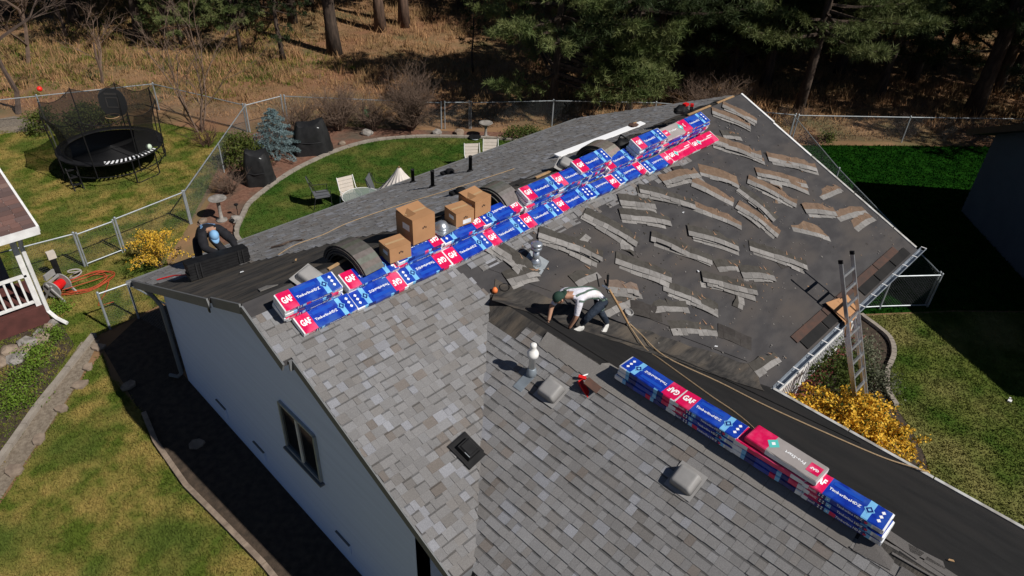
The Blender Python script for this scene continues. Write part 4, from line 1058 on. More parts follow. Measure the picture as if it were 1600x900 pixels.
# cardboard scraps and ladder at the eave
t=thing('cardboard_sheet','crumpled cardboard pad laid under the ladder over the gutter','cardboard',(10.25,-5.25,zf(-5.25)+.03),0)
m=MB().use('cardboard'); m.prism([(-.2,-.3,-.05),(.22,-.25,-.02),(.3,.1,.12),(-.15,.2,.16)],.012); m.build('sheet',t)
m=MB().use('cardboard'); m.prism([(.1,-.36,-.12),(.5,-.32,-.1),(.6,.05,.09),(.18,.08,.12)],.012); m.build('sheet',t)
m=MB().use('cardboard_in'); m.add([(-.2,-.3,-.05),(.1,-.3,-.05),(.12,-.40,-.4),(-.14,-.38,-.45)],[(0,1,2,3)]); m.build('folded_flap',t)
def ladder():
    t=thing('extension_ladder','aluminium extension ladder leaning against the front gutter','ladder',(10.4,-6.71,0))
    k=.42; top=3.95; w=.54
    for s in (-1,1):
        m=MB().use('aluminium'); xx=s*w/2; h=top if s<0 else top
        m.bar((xx,0,.05),(xx,k*h,h),.03,.075,up=(0,-1,k)); m.build('rail',t)
        m=MB().use('black_plastic'); m.bar((xx,k*(h-.02),h-.02),(xx,k*(h+.05),h+.05),.04,.085,up=(0,-1,k)); m.build('end_cap',t)
        m=MB().use('aluminium'); xx=s*(w/2-.035); m.bar((xx,.08,.2),(xx,k*2.6+.08,2.6),.025,.06,up=(0,-1,k)); m.build('fly_rail',t)
        m=MB().use('black_plastic'); m.box((s*w/2,-.01,.03),(.05,.12,.06)); m.build('foot',t)
    z=.30
    while z<top-.1:
        m=MB().use('aluminium'); m.bar((-w/2,k*z,z),(w/2,k*z,z),.05,.045,up=(0,-1,k)); m.build('rung',t); z+=.305
ladder()
# black stack of shingles on the rear slope next to the kneeling worker
t=thing('black_shingle_pack','black shingle pack with straps in front of the kneeling worker','shingle pack',(1.02,3.02,zb(3.02)+.02),-.13)
m=MB().use('black_plastic'); 
for j in range(6): m.box((rb.uniform(-.01,.01),0,.03+j*.058),(1.12,.34,.05),Matrix.Rotation(-AM*.55,3,'X'))
m.build('shingle_layers',t)
for xx in (-.42,-.34,.36,.44):
    m=MB().use('dark_metal'); m.bar((xx,-.185,.0),(xx,-.178,.38),.02,.012,up=(0,1,0)); m.build('strap',t)

# ================================================================ PEOPLE
def skin_mesh(name, nodes, edges, root, sub=2):
    """nodes: {key:(pos,(rx,ry))}; one continuous surface grown by the Skin modifier"""
    keys=list(nodes); idx={k:i for i,k in enumerate(keys)}
    me=D.meshes.new('sk'); me.from_pydata([nodes[k][0] for k in keys],[(idx[a],idx[b]) for a,b in edges],[])
    o=D.objects.new('sk',me); COL.objects.link(o)
    md=o.modifiers.new('s','SKIN'); md.use_smooth_shade=True; md.branch_smoothing=.6
    for k,sv in zip(keys,me.skin_vertices[0].data):
        r=nodes[k][1]; sv.radius=r if isinstance(r,tuple) else (r,r); sv.use_root=(k==root); sv.use_loose=False
    ss=o.modifiers.new('u','SUBSURF'); ss.levels=sub; ss.render_levels=sub
    dg=bpy.context.evaluated_depsgraph_get(); dg.update()
    out=D.meshes.new_from_object(o.evaluated_get(dg)); out.name=name
    D.objects.remove(o); D.meshes.remove(me)
    out.polygons.foreach_set('use_smooth',[True]*len(out.polygons))
    return out
def seg_mats(me, segs, default):
    """material per face from the nearest bone: segs = [(a,b,material)]"""
    names=[]; 
    for s in segs:
        if s[2] not in names: names.append(s[2])
    me.materials.clear()
    for n in names: me.materials.append(MATS[n])
    S=[(Vector(a),Vector(b),names.index(m)) for a,b,m in segs]
    for p in me.polygons:
        c=p.center; best=1e9; bi=0
        for a,b,m in S:
            d=b-a; t=max(0,min(1,(c-a).dot(d)/max(d.dot(d),1e-9))); q=(c-(a+d*t)).length
            if q<best: best=q; bi=m
        p.material_index=bi
def hand(parent, wrist, direction, palmn, m, curl=.9, s=1.0, side=1):
    """palm and five separate bent fingers as one skinned surface"""
    d=Vector(direction).normalized(); n=Vector(palmn); n=(n-d*n.dot(d)).normalized(); l=d.cross(n)*side
    w_=Vector(wrist); nodes={'w':(w_,.022*s),'p':(w_+d*.05*s,(.030*s,.018*s))}; edges=[('w','p')]
    for i,(off,ln) in enumerate([(-.030,.070),(-.010,.080),(.010,.076),(.029,.060)]):
        b=w_+d*.085*s+l*off*s; nodes[f'k{i}']=(b,.0105*s); edges.append(('p',f'k{i}'))
        c1=b+(d*math.cos(curl*.4)+n*math.sin(curl*.4))*ln*.5*s; c2=c1+(d*math.cos(curl)+n*math.sin(curl))*ln*.4*s
        nodes[f'a{i}']=(c1,.0092*s); nodes[f'b{i}']=(c2,.008*s); edges+= [(f'k{i}',f'a{i}'),(f'a{i}',f'b{i}')]
    t1=w_+d*.035*s-l*.04*s+n*.01*s; t2=t1+(d*.7-l*.3+n*.5).normalized()*.04*s
    nodes['t1']=(t1,.0115*s); nodes['t2']=(t2,.009*s); edges+=[('p','t1'),('t1','t2')]
    me=skin_mesh('hand',nodes,edges,'w',1); me.materials.append(MATS[m])
    return obj('hand',me,parent)
def facing(fwd,up):
    f_=Vector(fwd).normalized(); u=Vector(up); u=(u-f_*u.dot(f_)).normalized(); r_=f_.cross(u)
    return Matrix((r_,f_,u)).transposed()      # x right, y forward, z up
def head(parent, pos, fwd, up, skinm, hairm, capm, backwards=False):
    M_=facing(fwd,up); pos=Vector(pos)
    bm=bmesh.new(); bmesh.ops.create_uvsphere(bm,u_segments=20,v_segments=16,radius=1)
    for v in bm.verts:
        x,y,z=v.co; 
        jaw=1-.22*max(0,-z)
        x*=.076*jaw; y*=.095*(1-.10*max(0,-z)); zz=z*.118
        if y>.06 and -.035<zz<.02 and abs(x)<.014: y+=.020*(1-abs(x)/.014)      # nose
        if y>.05 and abs(zz-.012)<.012 and .016<abs(x)<.045: y-=.008             # eye sockets
        if y>.05 and abs(zz+.055)<.008 and abs(x)<.025: y-=.004                  # mouth line
        v.co=(x,y,zz)
    me=D.meshes.new('head'); bm.to_mesh(me); bm.free(); me.materials.append(MATS[skinm]); me.polygons.foreach_set('use_smooth',[True]*len(me.polygons))
    me.transform(Matrix.Translation(pos)@M_.to_4x4()); h=obj('head',me,parent)
    for s in (-1,1):
        m=MB().use('print_white'); m.lathe([(0,-.010),(.008,-.006),(.010,0),(.008,.006),(0,.010)],n=8); me2=m.mesh('eye',True); me2.transform(Matrix.Translation(pos+M_@Vector((s*.030,.080,.012)))); obj('eye',me2,h)
        m=MB().use(skinm); m.lathe([(0,-.03),(.014,-.02),(.02,0),(.016,.02),(0,.03)],n=8); me2=m.mesh('ear',True); me2.transform(Matrix.Translation(pos+M_@Vector((s*.078,-.005,-.005)))); obj('ear',me2,h)
    # hair: shell over the back of the skull
    m=MB().use(hairm); V=[];nn=16;kk=7
    for i in range(kk+1):
        ph=math.pi*(i/kk)*.62
        for j in range(nn):
            th=2*math.pi*j/nn; x=.082*math.sin(ph)*math.cos(th); y=.100*math.sin(ph)*math.sin(th); z=.122*math.cos(ph)
            if y>.03 and z<.05: z=.05
            V.append(tuple(M_@Vector((x,y-.004,z))+pos))
    m.add(V,[(i*nn+j,i*nn+(j+1)%nn,(i+1)*nn+(j+1)%nn,(i+1)*nn+j) for i in range(kk) for j in range(nn)]); m.build('hair',parent,True)
    m=MB().use(capm); V=[]
    for i in range(kk+1):
        ph=math.pi*(i/kk)*.47
        for j in range(nn):
            th=2*math.pi*j/nn; V.append(tuple(M_@Vector((.092*math.sin(ph)*math.cos(th),.108*math.sin(ph)*math.sin(th),.02+.118*math.cos(ph)))+pos))
    m.add(V,[(i*nn+j,i*nn+(j+1)%nn,(i+1)*nn+(j+1)%nn,(i+1)*nn+j) for i in range(kk) for j in range(nn)])
    V=[]; sg=-1 if backwards else 1
    for q in range(9):
        a=R(20+q*17.5); V.append((.088*math.cos(a),sg*.100*math.sin(a),.03)); V.append((.085*math.cos(a),sg*(.100*math.sin(a)+.075*math.sin(a)),.018))
    W=[tuple(M_@Vector(p)+pos) for p in V]+[tuple(M_@Vector((p[0],p[1],p[2]-.006))+pos) for p in V]
    m.add(W,[(2*q,2*q+1,2*q+3,2*q+2) for q in range(8)]+[(18+2*q,18+2*q+2,18+2*q+3,18+2*q+1) for q in range(8)]+[(2*q+1,18+2*q+1,18+2*q+3,2*q+3) for q in range(8)])
    m.build('cap',parent,True)
    return h
def shoe(parent, ankle, fwd, up, m):
    M_=facing(fwd,up); a=Vector(ankle)
    prof=[(-.085,.035,.075),(-.05,.042,.095),(.0,.042,.085),(.06,.047,.06),(.13,.048,.045),(.175,.03,.035)]
    mb=MB().use(m); V=[]
    for (y,wd,h) in prof:
        for (xx,zz) in ((-wd,0),(wd,0),(wd*1.02,h*.45),(wd*.6,h),(-wd*.6,h),(-wd*1.02,h*.45)): V.append(tuple(M_@Vector((xx,y,zz))+a))
    mb.add(V,[(i*6+j,i*6+(j+1)%6,(i+1)*6+(j+1)%6,(i+1)*6+j) for i in range(len(prof)-1) for j in range(6)]+[tuple(range(6))[::-1],tuple(range(30,36))])
    return mb.build('shoe',parent)
# ---- bending worker on the stripped slope (faces left along the ridge, torso bent forward)
def V3(*a): return Vector(a)
W1=thing('person','worker in white T-shirt, dark jeans and green cap bending over the stripped slope','person',(0,0,0))
fl=V3(4.50,-2.97,zr_(4.50)+.004); fr_=V3(5.14,-3.06,zf(-3.06))
hipc=V3(4.98,-3.02,4.50); chest=V3(4.52,-2.86,4.70); neck=V3(4.33,-2.79,4.69)
sL=V3(4.42,-2.99,4.66); sR=V3(4.40,-2.64,4.66)
eL=V3(4.33,-3.02,4.38); wLh=V3(4.28,-2.93,4.11)
eR=V3(4.18,-2.60,4.44); wRh=V3(4.06,-2.66,4.22)
hL=V3(4.93,-3.12,4.45); hR=V3(5.00,-2.90,4.45)
kL=V3(4.58,-3.06,4.26); kR=V3(4.98,-3.02,4.12)
aL=fl+V3(.06,0,.09); aR=fr_+V3(.06,0,.09)
kR=V3(5.02,-3.0,4.14)
N={'hip':(hipc,(.145,.115)),'waist':(hipc.lerp(chest,.38)+V3(0,0,.05),(.15,.105)),'chest':(chest,(.17,.12)),'neck':(neck,.062),'head':(neck+V3(-.09,.04,-.005),.06),
 'sL':(sL,.078),'eL':(eL,.045),'wL':(wLh,.030),'sR':(sR,.078),'eR':(eR,.045),'wR':(wRh,.030),
 'hL':(hL,.098),'kL':(kL,.070),'aL':(aL,.052),'hR':(hR,.098),'kR':(kR,.070),'aR':(aR,.052),
 'uL':(sL.lerp(eL,.5),.062),'uR':(sR.lerp(eR,.5),.062),'tL':(hL.lerp(kL,.5)+V3(0,0,.01),.090),'tR':(hR.lerp(kR,.5),.090),'cL':(kL.lerp(aL,.4),.066),'cR':(kR.lerp(aR,.4),.066)}
E_=[('hip','waist'),('waist','chest'),('chest','neck'),('neck','head'),('chest','sL'),('sL','uL'),('uL','eL'),('eL','wL'),('chest','sR'),('sR','uR'),('uR','eR'),('eR','wR'),('hip','hL'),('hL','tL'),('tL','kL'),('kL','cL'),('cL','aL'),('hip','hR'),('hR','tR'),('tR','kR'),('kR','cR'),('cR','aR')]
me=skin_mesh('body',N,E_,'hip')
seg_mats(me,[(hipc,hipc,'jeans'),(hL,kL,'jeans'),(kL,aL,'jeans'),(hR,kR,'jeans'),(kR,aR,'jeans'),(hipc.lerp(chest,.25)+V3(0,0,.02),chest,'tee_white'),(chest,sL,'tee_white'),(chest,sR,'tee_white'),(sL,sL.lerp(eL,.75),'tee_white'),(sR,sR.lerp(eR,.75),'tee_white'),(sL.lerp(eL,1.0),wLh,'skin'),(sR.lerp(eR,1.0),wRh,'skin'),(neck,neck+V3(-.1,.04,0),'skin')],'jeans')
obj('body',me,W1)
from mathutils.bvhtree import BVHTree
BV=BVHTree.FromPolygons([v.co.copy() for v in me.vertices],[tuple(p.vertices) for p in me.polygons])
head(W1,neck+V3(-.135,.055,-.02),V3(-.75,.25,-.62),V3(-.62,.2,.76),'skin','hair','cap_green',True)
hand(W1,wLh,(-.05,.2,-1),(-.9,.3,0),'black_cloth',1.0,1.05,1); hand(W1,wRh,(-.2,-.1,-1),(-.9,-.3,0),'skin',1.0,1.0,-1)
shoe(W1,fl,V3(-.95,.1,.04),V3(0,-P_,1),'shoe'); shoe(W1,fr_,V3(-.85,-.35,-.15),V3(0,-P_,1),'shoe')
# harness: straps, belt, back plate
def strap(parent, pts, wd, m, name='harness_strap'):
    Q_=[]
    for p in smooth_path(pts,5):
        h_=BV.find_nearest(p); Q_.append(h_[0]+(h_[1]*.006))
    mb=MB().use(m)
    for a_,b_ in zip(Q_[:-1],Q_[1:]):
        n_=BV.find_nearest((a_+b_)/2)[1]; mb.bar(a_,b_+(b_-a_).normalized()*.006 if (b_-a_).length>1e-5 else b_,wd*2,.008,up=n_)
    return mb.build(name,parent)
up_=.118
strap(W1,[sL+V3(-.03,.06,.05),V3(4.55,-2.98,4.805),V3(4.76,-2.985,4.765),V3(5.0,-3.0,4.64)],.018,'harness_green')
strap(W1,[sR+V3(-.03,-.04,.07),V3(4.58,-2.79,4.825),V3(4.80,-2.88,4.775),V3(5.0,-2.98,4.65)],.018,'harness_green')
strap(W1,[sL+V3(-.05,-.03,.02),V3(4.52,-3.04,4.62),V3(4.78,-3.13,4.55),V3(4.98,-3.15,4.50)],.016,'harness_green')
strap(W1,[V3(4.86,-3.17,4.42),V3(4.99,-3.18,4.44),V3(5.10,-3.08,4.50),V3(5.12,-2.95,4.52),V3(5.05,-2.82,4.48)],.026,'black_cloth','tool_belt')
strap(W1,[V3(4.80,-3.14,4.36),V3(4.93,-3.22,4.34),V3(5.05,-3.14,4.34)],.015,'harness_green','leg_strap')
m=MB().use('galv'); m.box((5.06,-3.02,4.64),(.09,.12,.03),Matrix.Rotation(.6,3,'Y')); m.build('d_ring_plate',W1)
m=MB().use('black_plastic'); m.tube([(5.16,-2.98,4.52),(5.20,-2.93,4.78)],.022,8); m.build('hammer_handle',W1)
m=MB().use('black_plastic'); m.tube([(5.03,-2.90,4.60),(5.05,-2.80,4.80)],.013,6); m.build('tool_grip',W1)
# lanyard (shock pack) from the worker to the rope grab on the roof
t=thing('lanyard','thick tan lanyard from the worker belt down to the rope on the roof','lanyard',(0,0,0))
m=MB().use('wood_raw'); m.tube(smooth_path([(5.10,-3.03,4.62),(5.24,-3.10,4.36),(5.42,-3.18,4.02),(5.60,-3.24,zf(-3.24)+.05)],5),[.022]*16,6); m.build('webbing',t,True)
m=MB().use('galv'); m.tube([(5.60+.04*math.cos(a),-3.24,zf(-3.24)+.06+.04*math.sin(a)) for a in [k*math.pi/6 for k in range(13)]],.008,5); m.build('hook',t)
m=MB().use('vent_grey'); m.lathe([(.09,0),(.09,.06),(.07,.07),(.06,.03),(0,.03)],n=14); o=m.build('pipe_boot'); tag(o,'grey pipe boot lying beside the lanyard hook','pipe boot'); o.location=(5.80,-3.06,zf(-3.06)+.01); o.rotation_euler=(AM,.1,0)

# ---- kneeling worker behind the black pack on the rear slope (faces the camera side, head down)
W2=thing('person','kneeling worker in black clothes and light blue cap handling the black shingle pack','person',(0,0,0))
hip2=V3(1.42,4.62,3.66); ch2=V3(1.38,4.02,4.06); nk2=V3(1.36,3.88,4.10)
sL2=V3(1.53,3.97,4.06); sR2=V3(1.19,4.02,4.06)
eL2=V3(1.62,3.62,3.90); wL2=V3(1.54,3.30,3.88); eR2=V3(1.08,3.66,3.90); wR2=V3(1.24,3.30,3.88)
hL2=V3(1.55,4.60,3.60); hR2=V3(1.27,4.62,3.60); kL2=V3(1.66,4.20,zb(4.2)+.09); kR2=V3(1.12,4.24,zb(4.24)+.09)
aL2=V3(1.62,4.68,zb(4.68)+.10); aR2=V3(1.16,4.70,zb(4.7)+.10)
N={'hip':(hip2,(.15,.12)),'waist':(hip2.lerp(ch2,.45)+V3(0,0,.08),(.22,.17)),'chest':(ch2,(.225,.18)),'neck':(nk2,.062),'head':(nk2+V3(-.02,-.10,-.02),.06),
 'sL':(sL2,.12),'eL':(eL2,.085),'wL':(wL2,.048),'sR':(sR2,.12),'eR':(eR2,.085),'wR':(wR2,.048),
 'hL':(hL2,.10),'kL':(kL2,.075),'aL':(aL2,.055),'hR':(hR2,.10),'kR':(kR2,.075),'aR':(aR2,.055),'uL':(sL2.lerp(eL2,.5),.105),'uR':(sR2.lerp(eR2,.5),.105)}
E2=[('hip','waist'),('waist','chest'),('chest','neck'),('neck','head'),('chest','sL'),('sL','uL'),('uL','eL'),('eL','wL'),('chest','sR'),('sR','uR'),('uR','eR'),('eR','wR'),('hip','hL'),('hL','kL'),('kL','aL'),('hip','hR'),('hR','kR'),('kR','aR')]
me=skin_mesh('body',N,E2,'hip')
seg_mats(me,[(hip2,ch2,'black_cloth'),(hL2,kL2,'black_cloth'),(kL2,aL2,'black_cloth'),(hR2,kR2,'black_cloth'),(kR2,aR2,'black_cloth'),(sL2,wL2,'black_cloth'),(sR2,wR2,'black_cloth'),(sL2,sR2,'black_cloth'),(nk2+V3(0,-.02,0),nk2+V3(-.02,-.1,-.02),'skin')],'black_cloth')
obj('body',me,W2)
BV=BVHTree.FromPolygons([v.co.copy() for v in me.vertices],[tuple(p.vertices) for p in me.polygons])
head(W2,nk2+V3(-.03,-.14,-.035),V3(-.12,-.72,-.66),V3(-.05,-.62,.76),'skin','hair','cap_blue')
hand(W2,wL2,(-.5,-.6,-.1),(0,-.2,-1),'black_plastic',.8,1.15,1); hand(W2,wR2,(.5,-.6,-.1),(0,-.2,-1),'black_plastic',.8,1.15,-1)
shoe(W2,V3(1.62,4.74,zb(4.74)+.02),V3(0,1,-P_),V3(0,P_,1),'black_cloth'); shoe(W2,V3(1.16,4.76,zb(4.76)+.02),V3(0,1,-P_),V3(0,P_,1),'black_cloth')
strap(W2,[sL2+V3(-.04,.05,.085),V3(1.5,4.2,4.20),V3(1.42,4.45,4.02)],.02,'harness_blue'); strap(W2,[sR2+V3(.04,.05,.085),V3(1.28,4.22,4.20),V3(1.38,4.45,4.02)],.02,'harness_blue')
m=MB().use('tool_red'); m.tube(smooth_path([(.25,4.3,zb(4.3)+.03),(.5,4.1,zb(4.1)+.03),(.62,3.75,zb(3.75)+.03),(.9,3.6,zb(3.6)+.03)],5),.012,5); o=m.build('red_cord'); tag(o,'red cord lying on the rear slope left of the kneeling worker','cord')

# ================================================================ FENCES
def chain_fence(label, pts, h=1.1, posts=None, gate=False, m='galv_dull', sp=.075, rail=True, brail=False):
    b=Vector((pts[0][0],pts[0][1],0)); t=thing('chain_link_fence' if not gate else 'chain_link_gate',label,'gate' if gate else 'fence',b)
    P=[Vector((x,y,0))-b for x,y in pts]
    for i,p in enumerate(P):
        mb=MB().use(m); mb.tube([p,p+V3(0,0,h+.03)],.030 if not gate else .022,7); mb.lathe([(.034,h+.02),(.034,h+.05),(.02,h+.07),(0,h+.075)],c=p,n=7); mb.build('post',t)
    for a,c in zip(P[:-1],P[1:]):
        d=c-a; L=d.length; u=d/L
        if L>4.2:
            k=int(L/3)
            for q in range(1,k):
                mb=MB().use(m); pp=a+d*(q/k); mb.tube([pp,pp+V3(0,0,h+.02)],.022,6); mb.build('post',t)
        if rail:
            mb=MB().use(m); mb.tube([a+V3(0,0,h),c+V3(0,0,h)],.020,6); mb.build('rail',t)
        if brail:
            mb=MB().use(m); mb.tube([a+V3(0,0,.1),c+V3(0,0,.1)],.018,6); mb.build('rail',t)
        V=[];F=[]; w_=.0017; nn=u.cross(V3(0,0,1))
        for s in (1,-1):
            x=-h
            while x<L:
                x0,x1=x,x+h-.05; z0,z1=.05,h
                if x0<0: z0=.05-x0; x0=0
                if x1>L: z1=h-(x1-L); x1=L
                if z1-z0>.02:
                    if s==-1: xa,xb=L-x0,L-x1
                    else: xa,xb=x0,x1
                    A=a+u*xa+V3(0,0,z0); B=a+u*xb+V3(0,0,z1); pv=(B-A).normalized().cross(nn)*w_
                    i=len(V); V+=[tuple(A+pv),tuple(A-pv*.5+nn*w_),tuple(A-pv*.5-nn*w_),tuple(B+pv),tuple(B-pv*.5+nn*w_),tuple(B-pv*.5-nn*w_)]
                    F+=[(i,i+1,i+4,i+3),(i+1,i+2,i+5,i+4),(i+2,i,i+3,i+5)]
                x+=sp
        mesh_=numesh('wire_mesh',V,F,['wire']); o=obj('wire_mesh',mesh_,t); o['kind']='stuff'
    return t
chain_fence('chain link fence along the edge of the bed with the covered grills',[(3.66,11.75),(8.5,17.15),(10.05,17.2)])
chain_fence('chain link fence behind the curved back lawn shrubs',[(10.15,17.12),(14.55,12.65)])
chain_fence('chain link walk gate behind the bird bath',[(14.66,12.55),(15.44,11.95)],1.12,gate=True)
chain_fence('chain link fence running along the wood to the roof gable',[(15.5,11.9),(18.3,9.95),(21.5,7.1),(24.9,2.6)],1.1)
chain_fence('chain link fence between the dark green lawn and the wood',[(24.95,2.5),(28.5,-.65),(32.3,-3.95),(38,-9)],1.1)
chain_fence('dark side fence between the house and the neighbouring lawn',[(24.7,2.55),(21.2,-.9),(16.8,-5.75)],1.1)
chain_fence('short sunlit fence panel near the front gutter corner',[(14.6,-4.15),(15.64,-4.92),(16.75,-5.82)],1.1,brail=True)
chain_fence('chain link fence beside the white porch',[(-1.5,11.55),(.40,11.32)],1.08)
chain_fence('chain link gate standing ajar beside the hose reel',[(.46,11.30),(1.45,11.40)],1.05,gate=True,brail=True)
chain_fence('chain link fence between the gate and the tall corner post',[(1.52,11.40),(3.62,11.75)],1.1)
chain_fence('small gate between the grey wall and the left lawn',[(-.14,8.02),(.55,8.0),(1.1,5.6)],1.08)
chain_fence('chain link fence far behind the trampoline',[(-6,26),(2.9,22.9),(6.8,21.6),(8.45,17.25)],1.1)

# ================================================================ TREES AND SHRUBS
def needle_tufts(C_, Dn, g, ln, k=11, wd=.010):
    n=len(C_); B=np.repeat(C_,k,0); Dr=np.repeat(Dn,k,0)
    v=g.normal(0,1,(n*k,3)); v/=np.linalg.norm(v,axis=1)[:,None]
    d=v*.9+Dr*.75+np.array([0,0,.18]); d/=np.linalg.norm(d,axis=1)[:,None]
    s=np.cross(d,g.normal(0,1,(n*k,3))); s/=np.linalg.norm(s,axis=1)[:,None]+1e-9
    l=ln*g.uniform(.7,1.15,n*k); V=np.empty((n*k,3,3))
    V[:,0]=B-s*wd+d*.02; V[:,1]=B+s*wd+d*.02; V[:,2]=B+d*l[:,None]
    return V.reshape(-1,3)
def pine(label, x, y, h, r0, cb, spread, seed, nl=34, m='needle', bark='bark', dens=1.0, lean=(0,0), asym=None, ln=.20, twigs=7, group='pine trees of the wood', name='pine_tree'):
    g=np.random.default_rng(seed); t=thing(name,label,'tree',(x,y,gz(x,y)-.05),0,group)
    mb=MB().use(bark); k=10
    tp=[V3(lean[0]*i/k*h+.06*math.sin(i*1.3+seed),lean[1]*i/k*h+.06*math.cos(i*1.1+seed),h*i/k) for i in range(k+1)]
    mb.tube(tp,[r0*(1.25 if i==0 else (1-.88*i/k)) for i in range(k+1)],9)
    def trunkp(z):
        f=max(0,min(k-.001,z/h*k)); i=int(f); return tp[i].lerp(tp[i+1],f-i)
    mb.build('trunk',t,True)
    br=MB().use(bark); C_=[];Dn=[]
    for q in range(nl):
        u=(q+g.random())/nl; z=cb+(h*.98-cb)*u**1.15; az=g.random()*6.283
        if asym is not None and g.random()<.55: az=asym+g.normal(0,.7)
        L=spread*(1-.80*((z-cb)/(h-cb)))*g.uniform(.7,1.15); 
        p0=trunkp(z); dr=V3(math.cos(az),math.sin(az),0); droop=g.uniform(-.28,.05)
        pts=[p0+dr*L*s+V3(0,0,L*(droop*s+.22*s*s)) for s in (0,.3,.6,.85,1)]
        br.tube(pts,[.018*L+.01,.014*L+.008,.009*L+.006,.008,.005],4,cap=False)
        nt=max(3,int(L*twigs*dens))
        for w_ in range(nt):
            s=.22+.78*g.random()**.8; i=min(3,int(s*4)); bp=pts[i].lerp(pts[i+1],min(1,max(0,s*4-i)))
            sd=dr.cross(V3(0,0,1))*g.choice([-1,1]); tl=g.uniform(.15,.55)*(1.1-.5*s)*L**.5
            td=(dr*g.uniform(.3,.9)+sd*g.uniform(.3,1)+V3(0,0,g.uniform(-.25,.35))).normalized()
            e=bp+td*tl
            if g.random()<.35: br.tube([bp,e],[.008,.004],3,cap=False)
            for f_ in (1.0,.72):
                C_.append(tuple(bp+td*tl*f_)); Dn.append(tuple(td))
    br.build('limbs',t)['kind']='stuff'
    V=needle_tufts(np.array(C_),np.array(Dn),g,ln,12,.014)
    o=obj('crown',numesh('crown',V,np.arange(len(V)).reshape(-1,3),[m]),t); return t
def bare(label,cat,x,y,h,seed,spread=.55,n0=5,depth=4,m='twig',r0=.05,trunk=False,group=None,name='bare_shrub',up=.5,buds=None):
    r=random.Random(seed); t=thing(name,label,cat,(x,y,gz(x,y)-.03),0,group); mb=MB().use(m); bud=[]
    def grow(p,d,l,rad,dep):
        k=3; pts=[p]
        for i in range(k):
            d=(d+V3(r.gauss(0,.13),r.gauss(0,.13),r.gauss(0,.08)+.03)).normalized(); pts.append(pts[-1]+d*l/k)
        mb.tube(pts,[rad,rad*.88,rad*.76,rad*.62],4 if dep<depth else 5,cap=False)
        if dep<=1: bud.append(pts[-1]); bud.append(pts[-2])
        if dep==0: return
        for _ in range(r.choice([2,3,3])):
            q=r.choice(pts[1:]); nd=(d+V3(r.gauss(0,spread),r.gauss(0,spread),r.gauss(0,spread*.5))).normalized(); grow(q,nd,l*r.uniform(.55,.8),rad*.58,dep-1)
    if trunk: grow(V3(0,0,0),V3(r.gauss(0,.1),r.gauss(0,.1),1).normalized(),h*.42,r0,depth)
    else:
        for i in range(n0):
            a=r.random()*6.283; grow(V3(.08*math.cos(a),.08*math.sin(a),0),V3(math.cos(a)*up,math.sin(a)*up,1).normalized(),h*r.uniform(.38,.5),r0*r.uniform(.5,.9),depth-1)
    mb.build('stems' if not trunk else 'trunk',t)['kind']='stuff' if not trunk else 'thing'
    if buds:
        g=np.random.default_rng(seed); B=np.array([tuple(b) for b in bud]); B=np.repeat(B,buds[1],0)+g.normal(0,buds[2],(len(B)*buds[1],3))
        leaves('crown',B,g,buds[3],buds[0],t)
    return t
def leaves(name,B,g,size,m,parent):
    n=len(B); d=g.normal(0,1,(n,3)); d/=np.linalg.norm(d,axis=1)[:,None]; s=np.cross(d,g.normal(0,1,(n,3))); s/=np.linalg.norm(s,axis=1)[:,None]
    sz=size*g.uniform(.6,1.3,n)[:,None]; V=np.empty((n,4,3)); V[:,0]=B-d*sz*.5; V[:,1]=B+s*sz*.32; V[:,2]=B+d*sz*.6; V[:,3]=B-s*sz*.32
    o=obj(name,numesh(name,V.reshape(-1,3),np.arange(n*4).reshape(-1,4),[m]),parent); return o
def shrub(label,x,y,rx,ry,rz,n,size,m,seed,group=None,name='leafy_shrub',stem='twig_dark',clump=.13):
    g=np.random.default_rng(seed); t=thing(name,label,'shrub',(x,y,gz(x,y)-.02),0,group)
    nc=max(8,int(n/45)); c=g.normal(0,1,(nc,3)); c/=np.linalg.norm(c,axis=1)[:,None]; c[:,2]=np.abs(c[:,2]); c*=g.uniform(.45,1.0,nc)[:,None]**.5
    mb=MB().use(stem)
    for q in c[:40]: mb.tube([(0,0,0),(q[0]*rx*.5,q[1]*ry*.5,q[2]*rz*.45),(q[0]*rx*.92,q[1]*ry*.92,q[2]*rz*.92)],[.016,.010,.004],4,cap=False)
    mb.build('stems',t)['kind']='stuff'
    B=c[g.integers(0,nc,n)]*np.array([rx,ry,rz])+g.normal(0,1,(n,3))*clump*np.array([1,1,.8]); B[:,2]=np.abs(B[:,2])
    leaves('crown',B,g,size,m,t); return t
def forsythia(label,x,y,rad,h,ns,seed,size=.062,group='yellow forsythia'):
    g=np.random.default_rng(seed); t=thing('forsythia_bush',label,'shrub',(x,y,0),0,group); mb=MB().use('twig'); B=[];L=[]
    for i in range(ns):
        a=g.random()*6.283; q=g.random()**.6; out=rad*q; hh=h*(1.05-.45*q)*g.uniform(.75,1.15)
        b=V3(math.cos(a),math.sin(a),0); s0=b*out*.25*g.random()
        pts=[s0,s0+b*out*.3+V3(0,0,hh*.6),s0+b*out*.62+V3(0,0,hh*.95),s0+b*out+V3(g.normal(0,.08),g.normal(0,.08),hh*.85)]
        P=smooth_path(pts,4); mb.tube(P[::3],.006,3,cap=False)
        for p in P[3:]:
            for _ in range(13):
                v=np.array(p)+g.normal(0,.042,3); (B if g.random()<.84 else L).append(v)
    mb.build('stems',t)['kind']='stuff'
    leaves('blossom',np.array(B),g,size,'forsythia',t); leaves('leaves',np.array(L),g,size*1.1,'green_leaf',t); return t
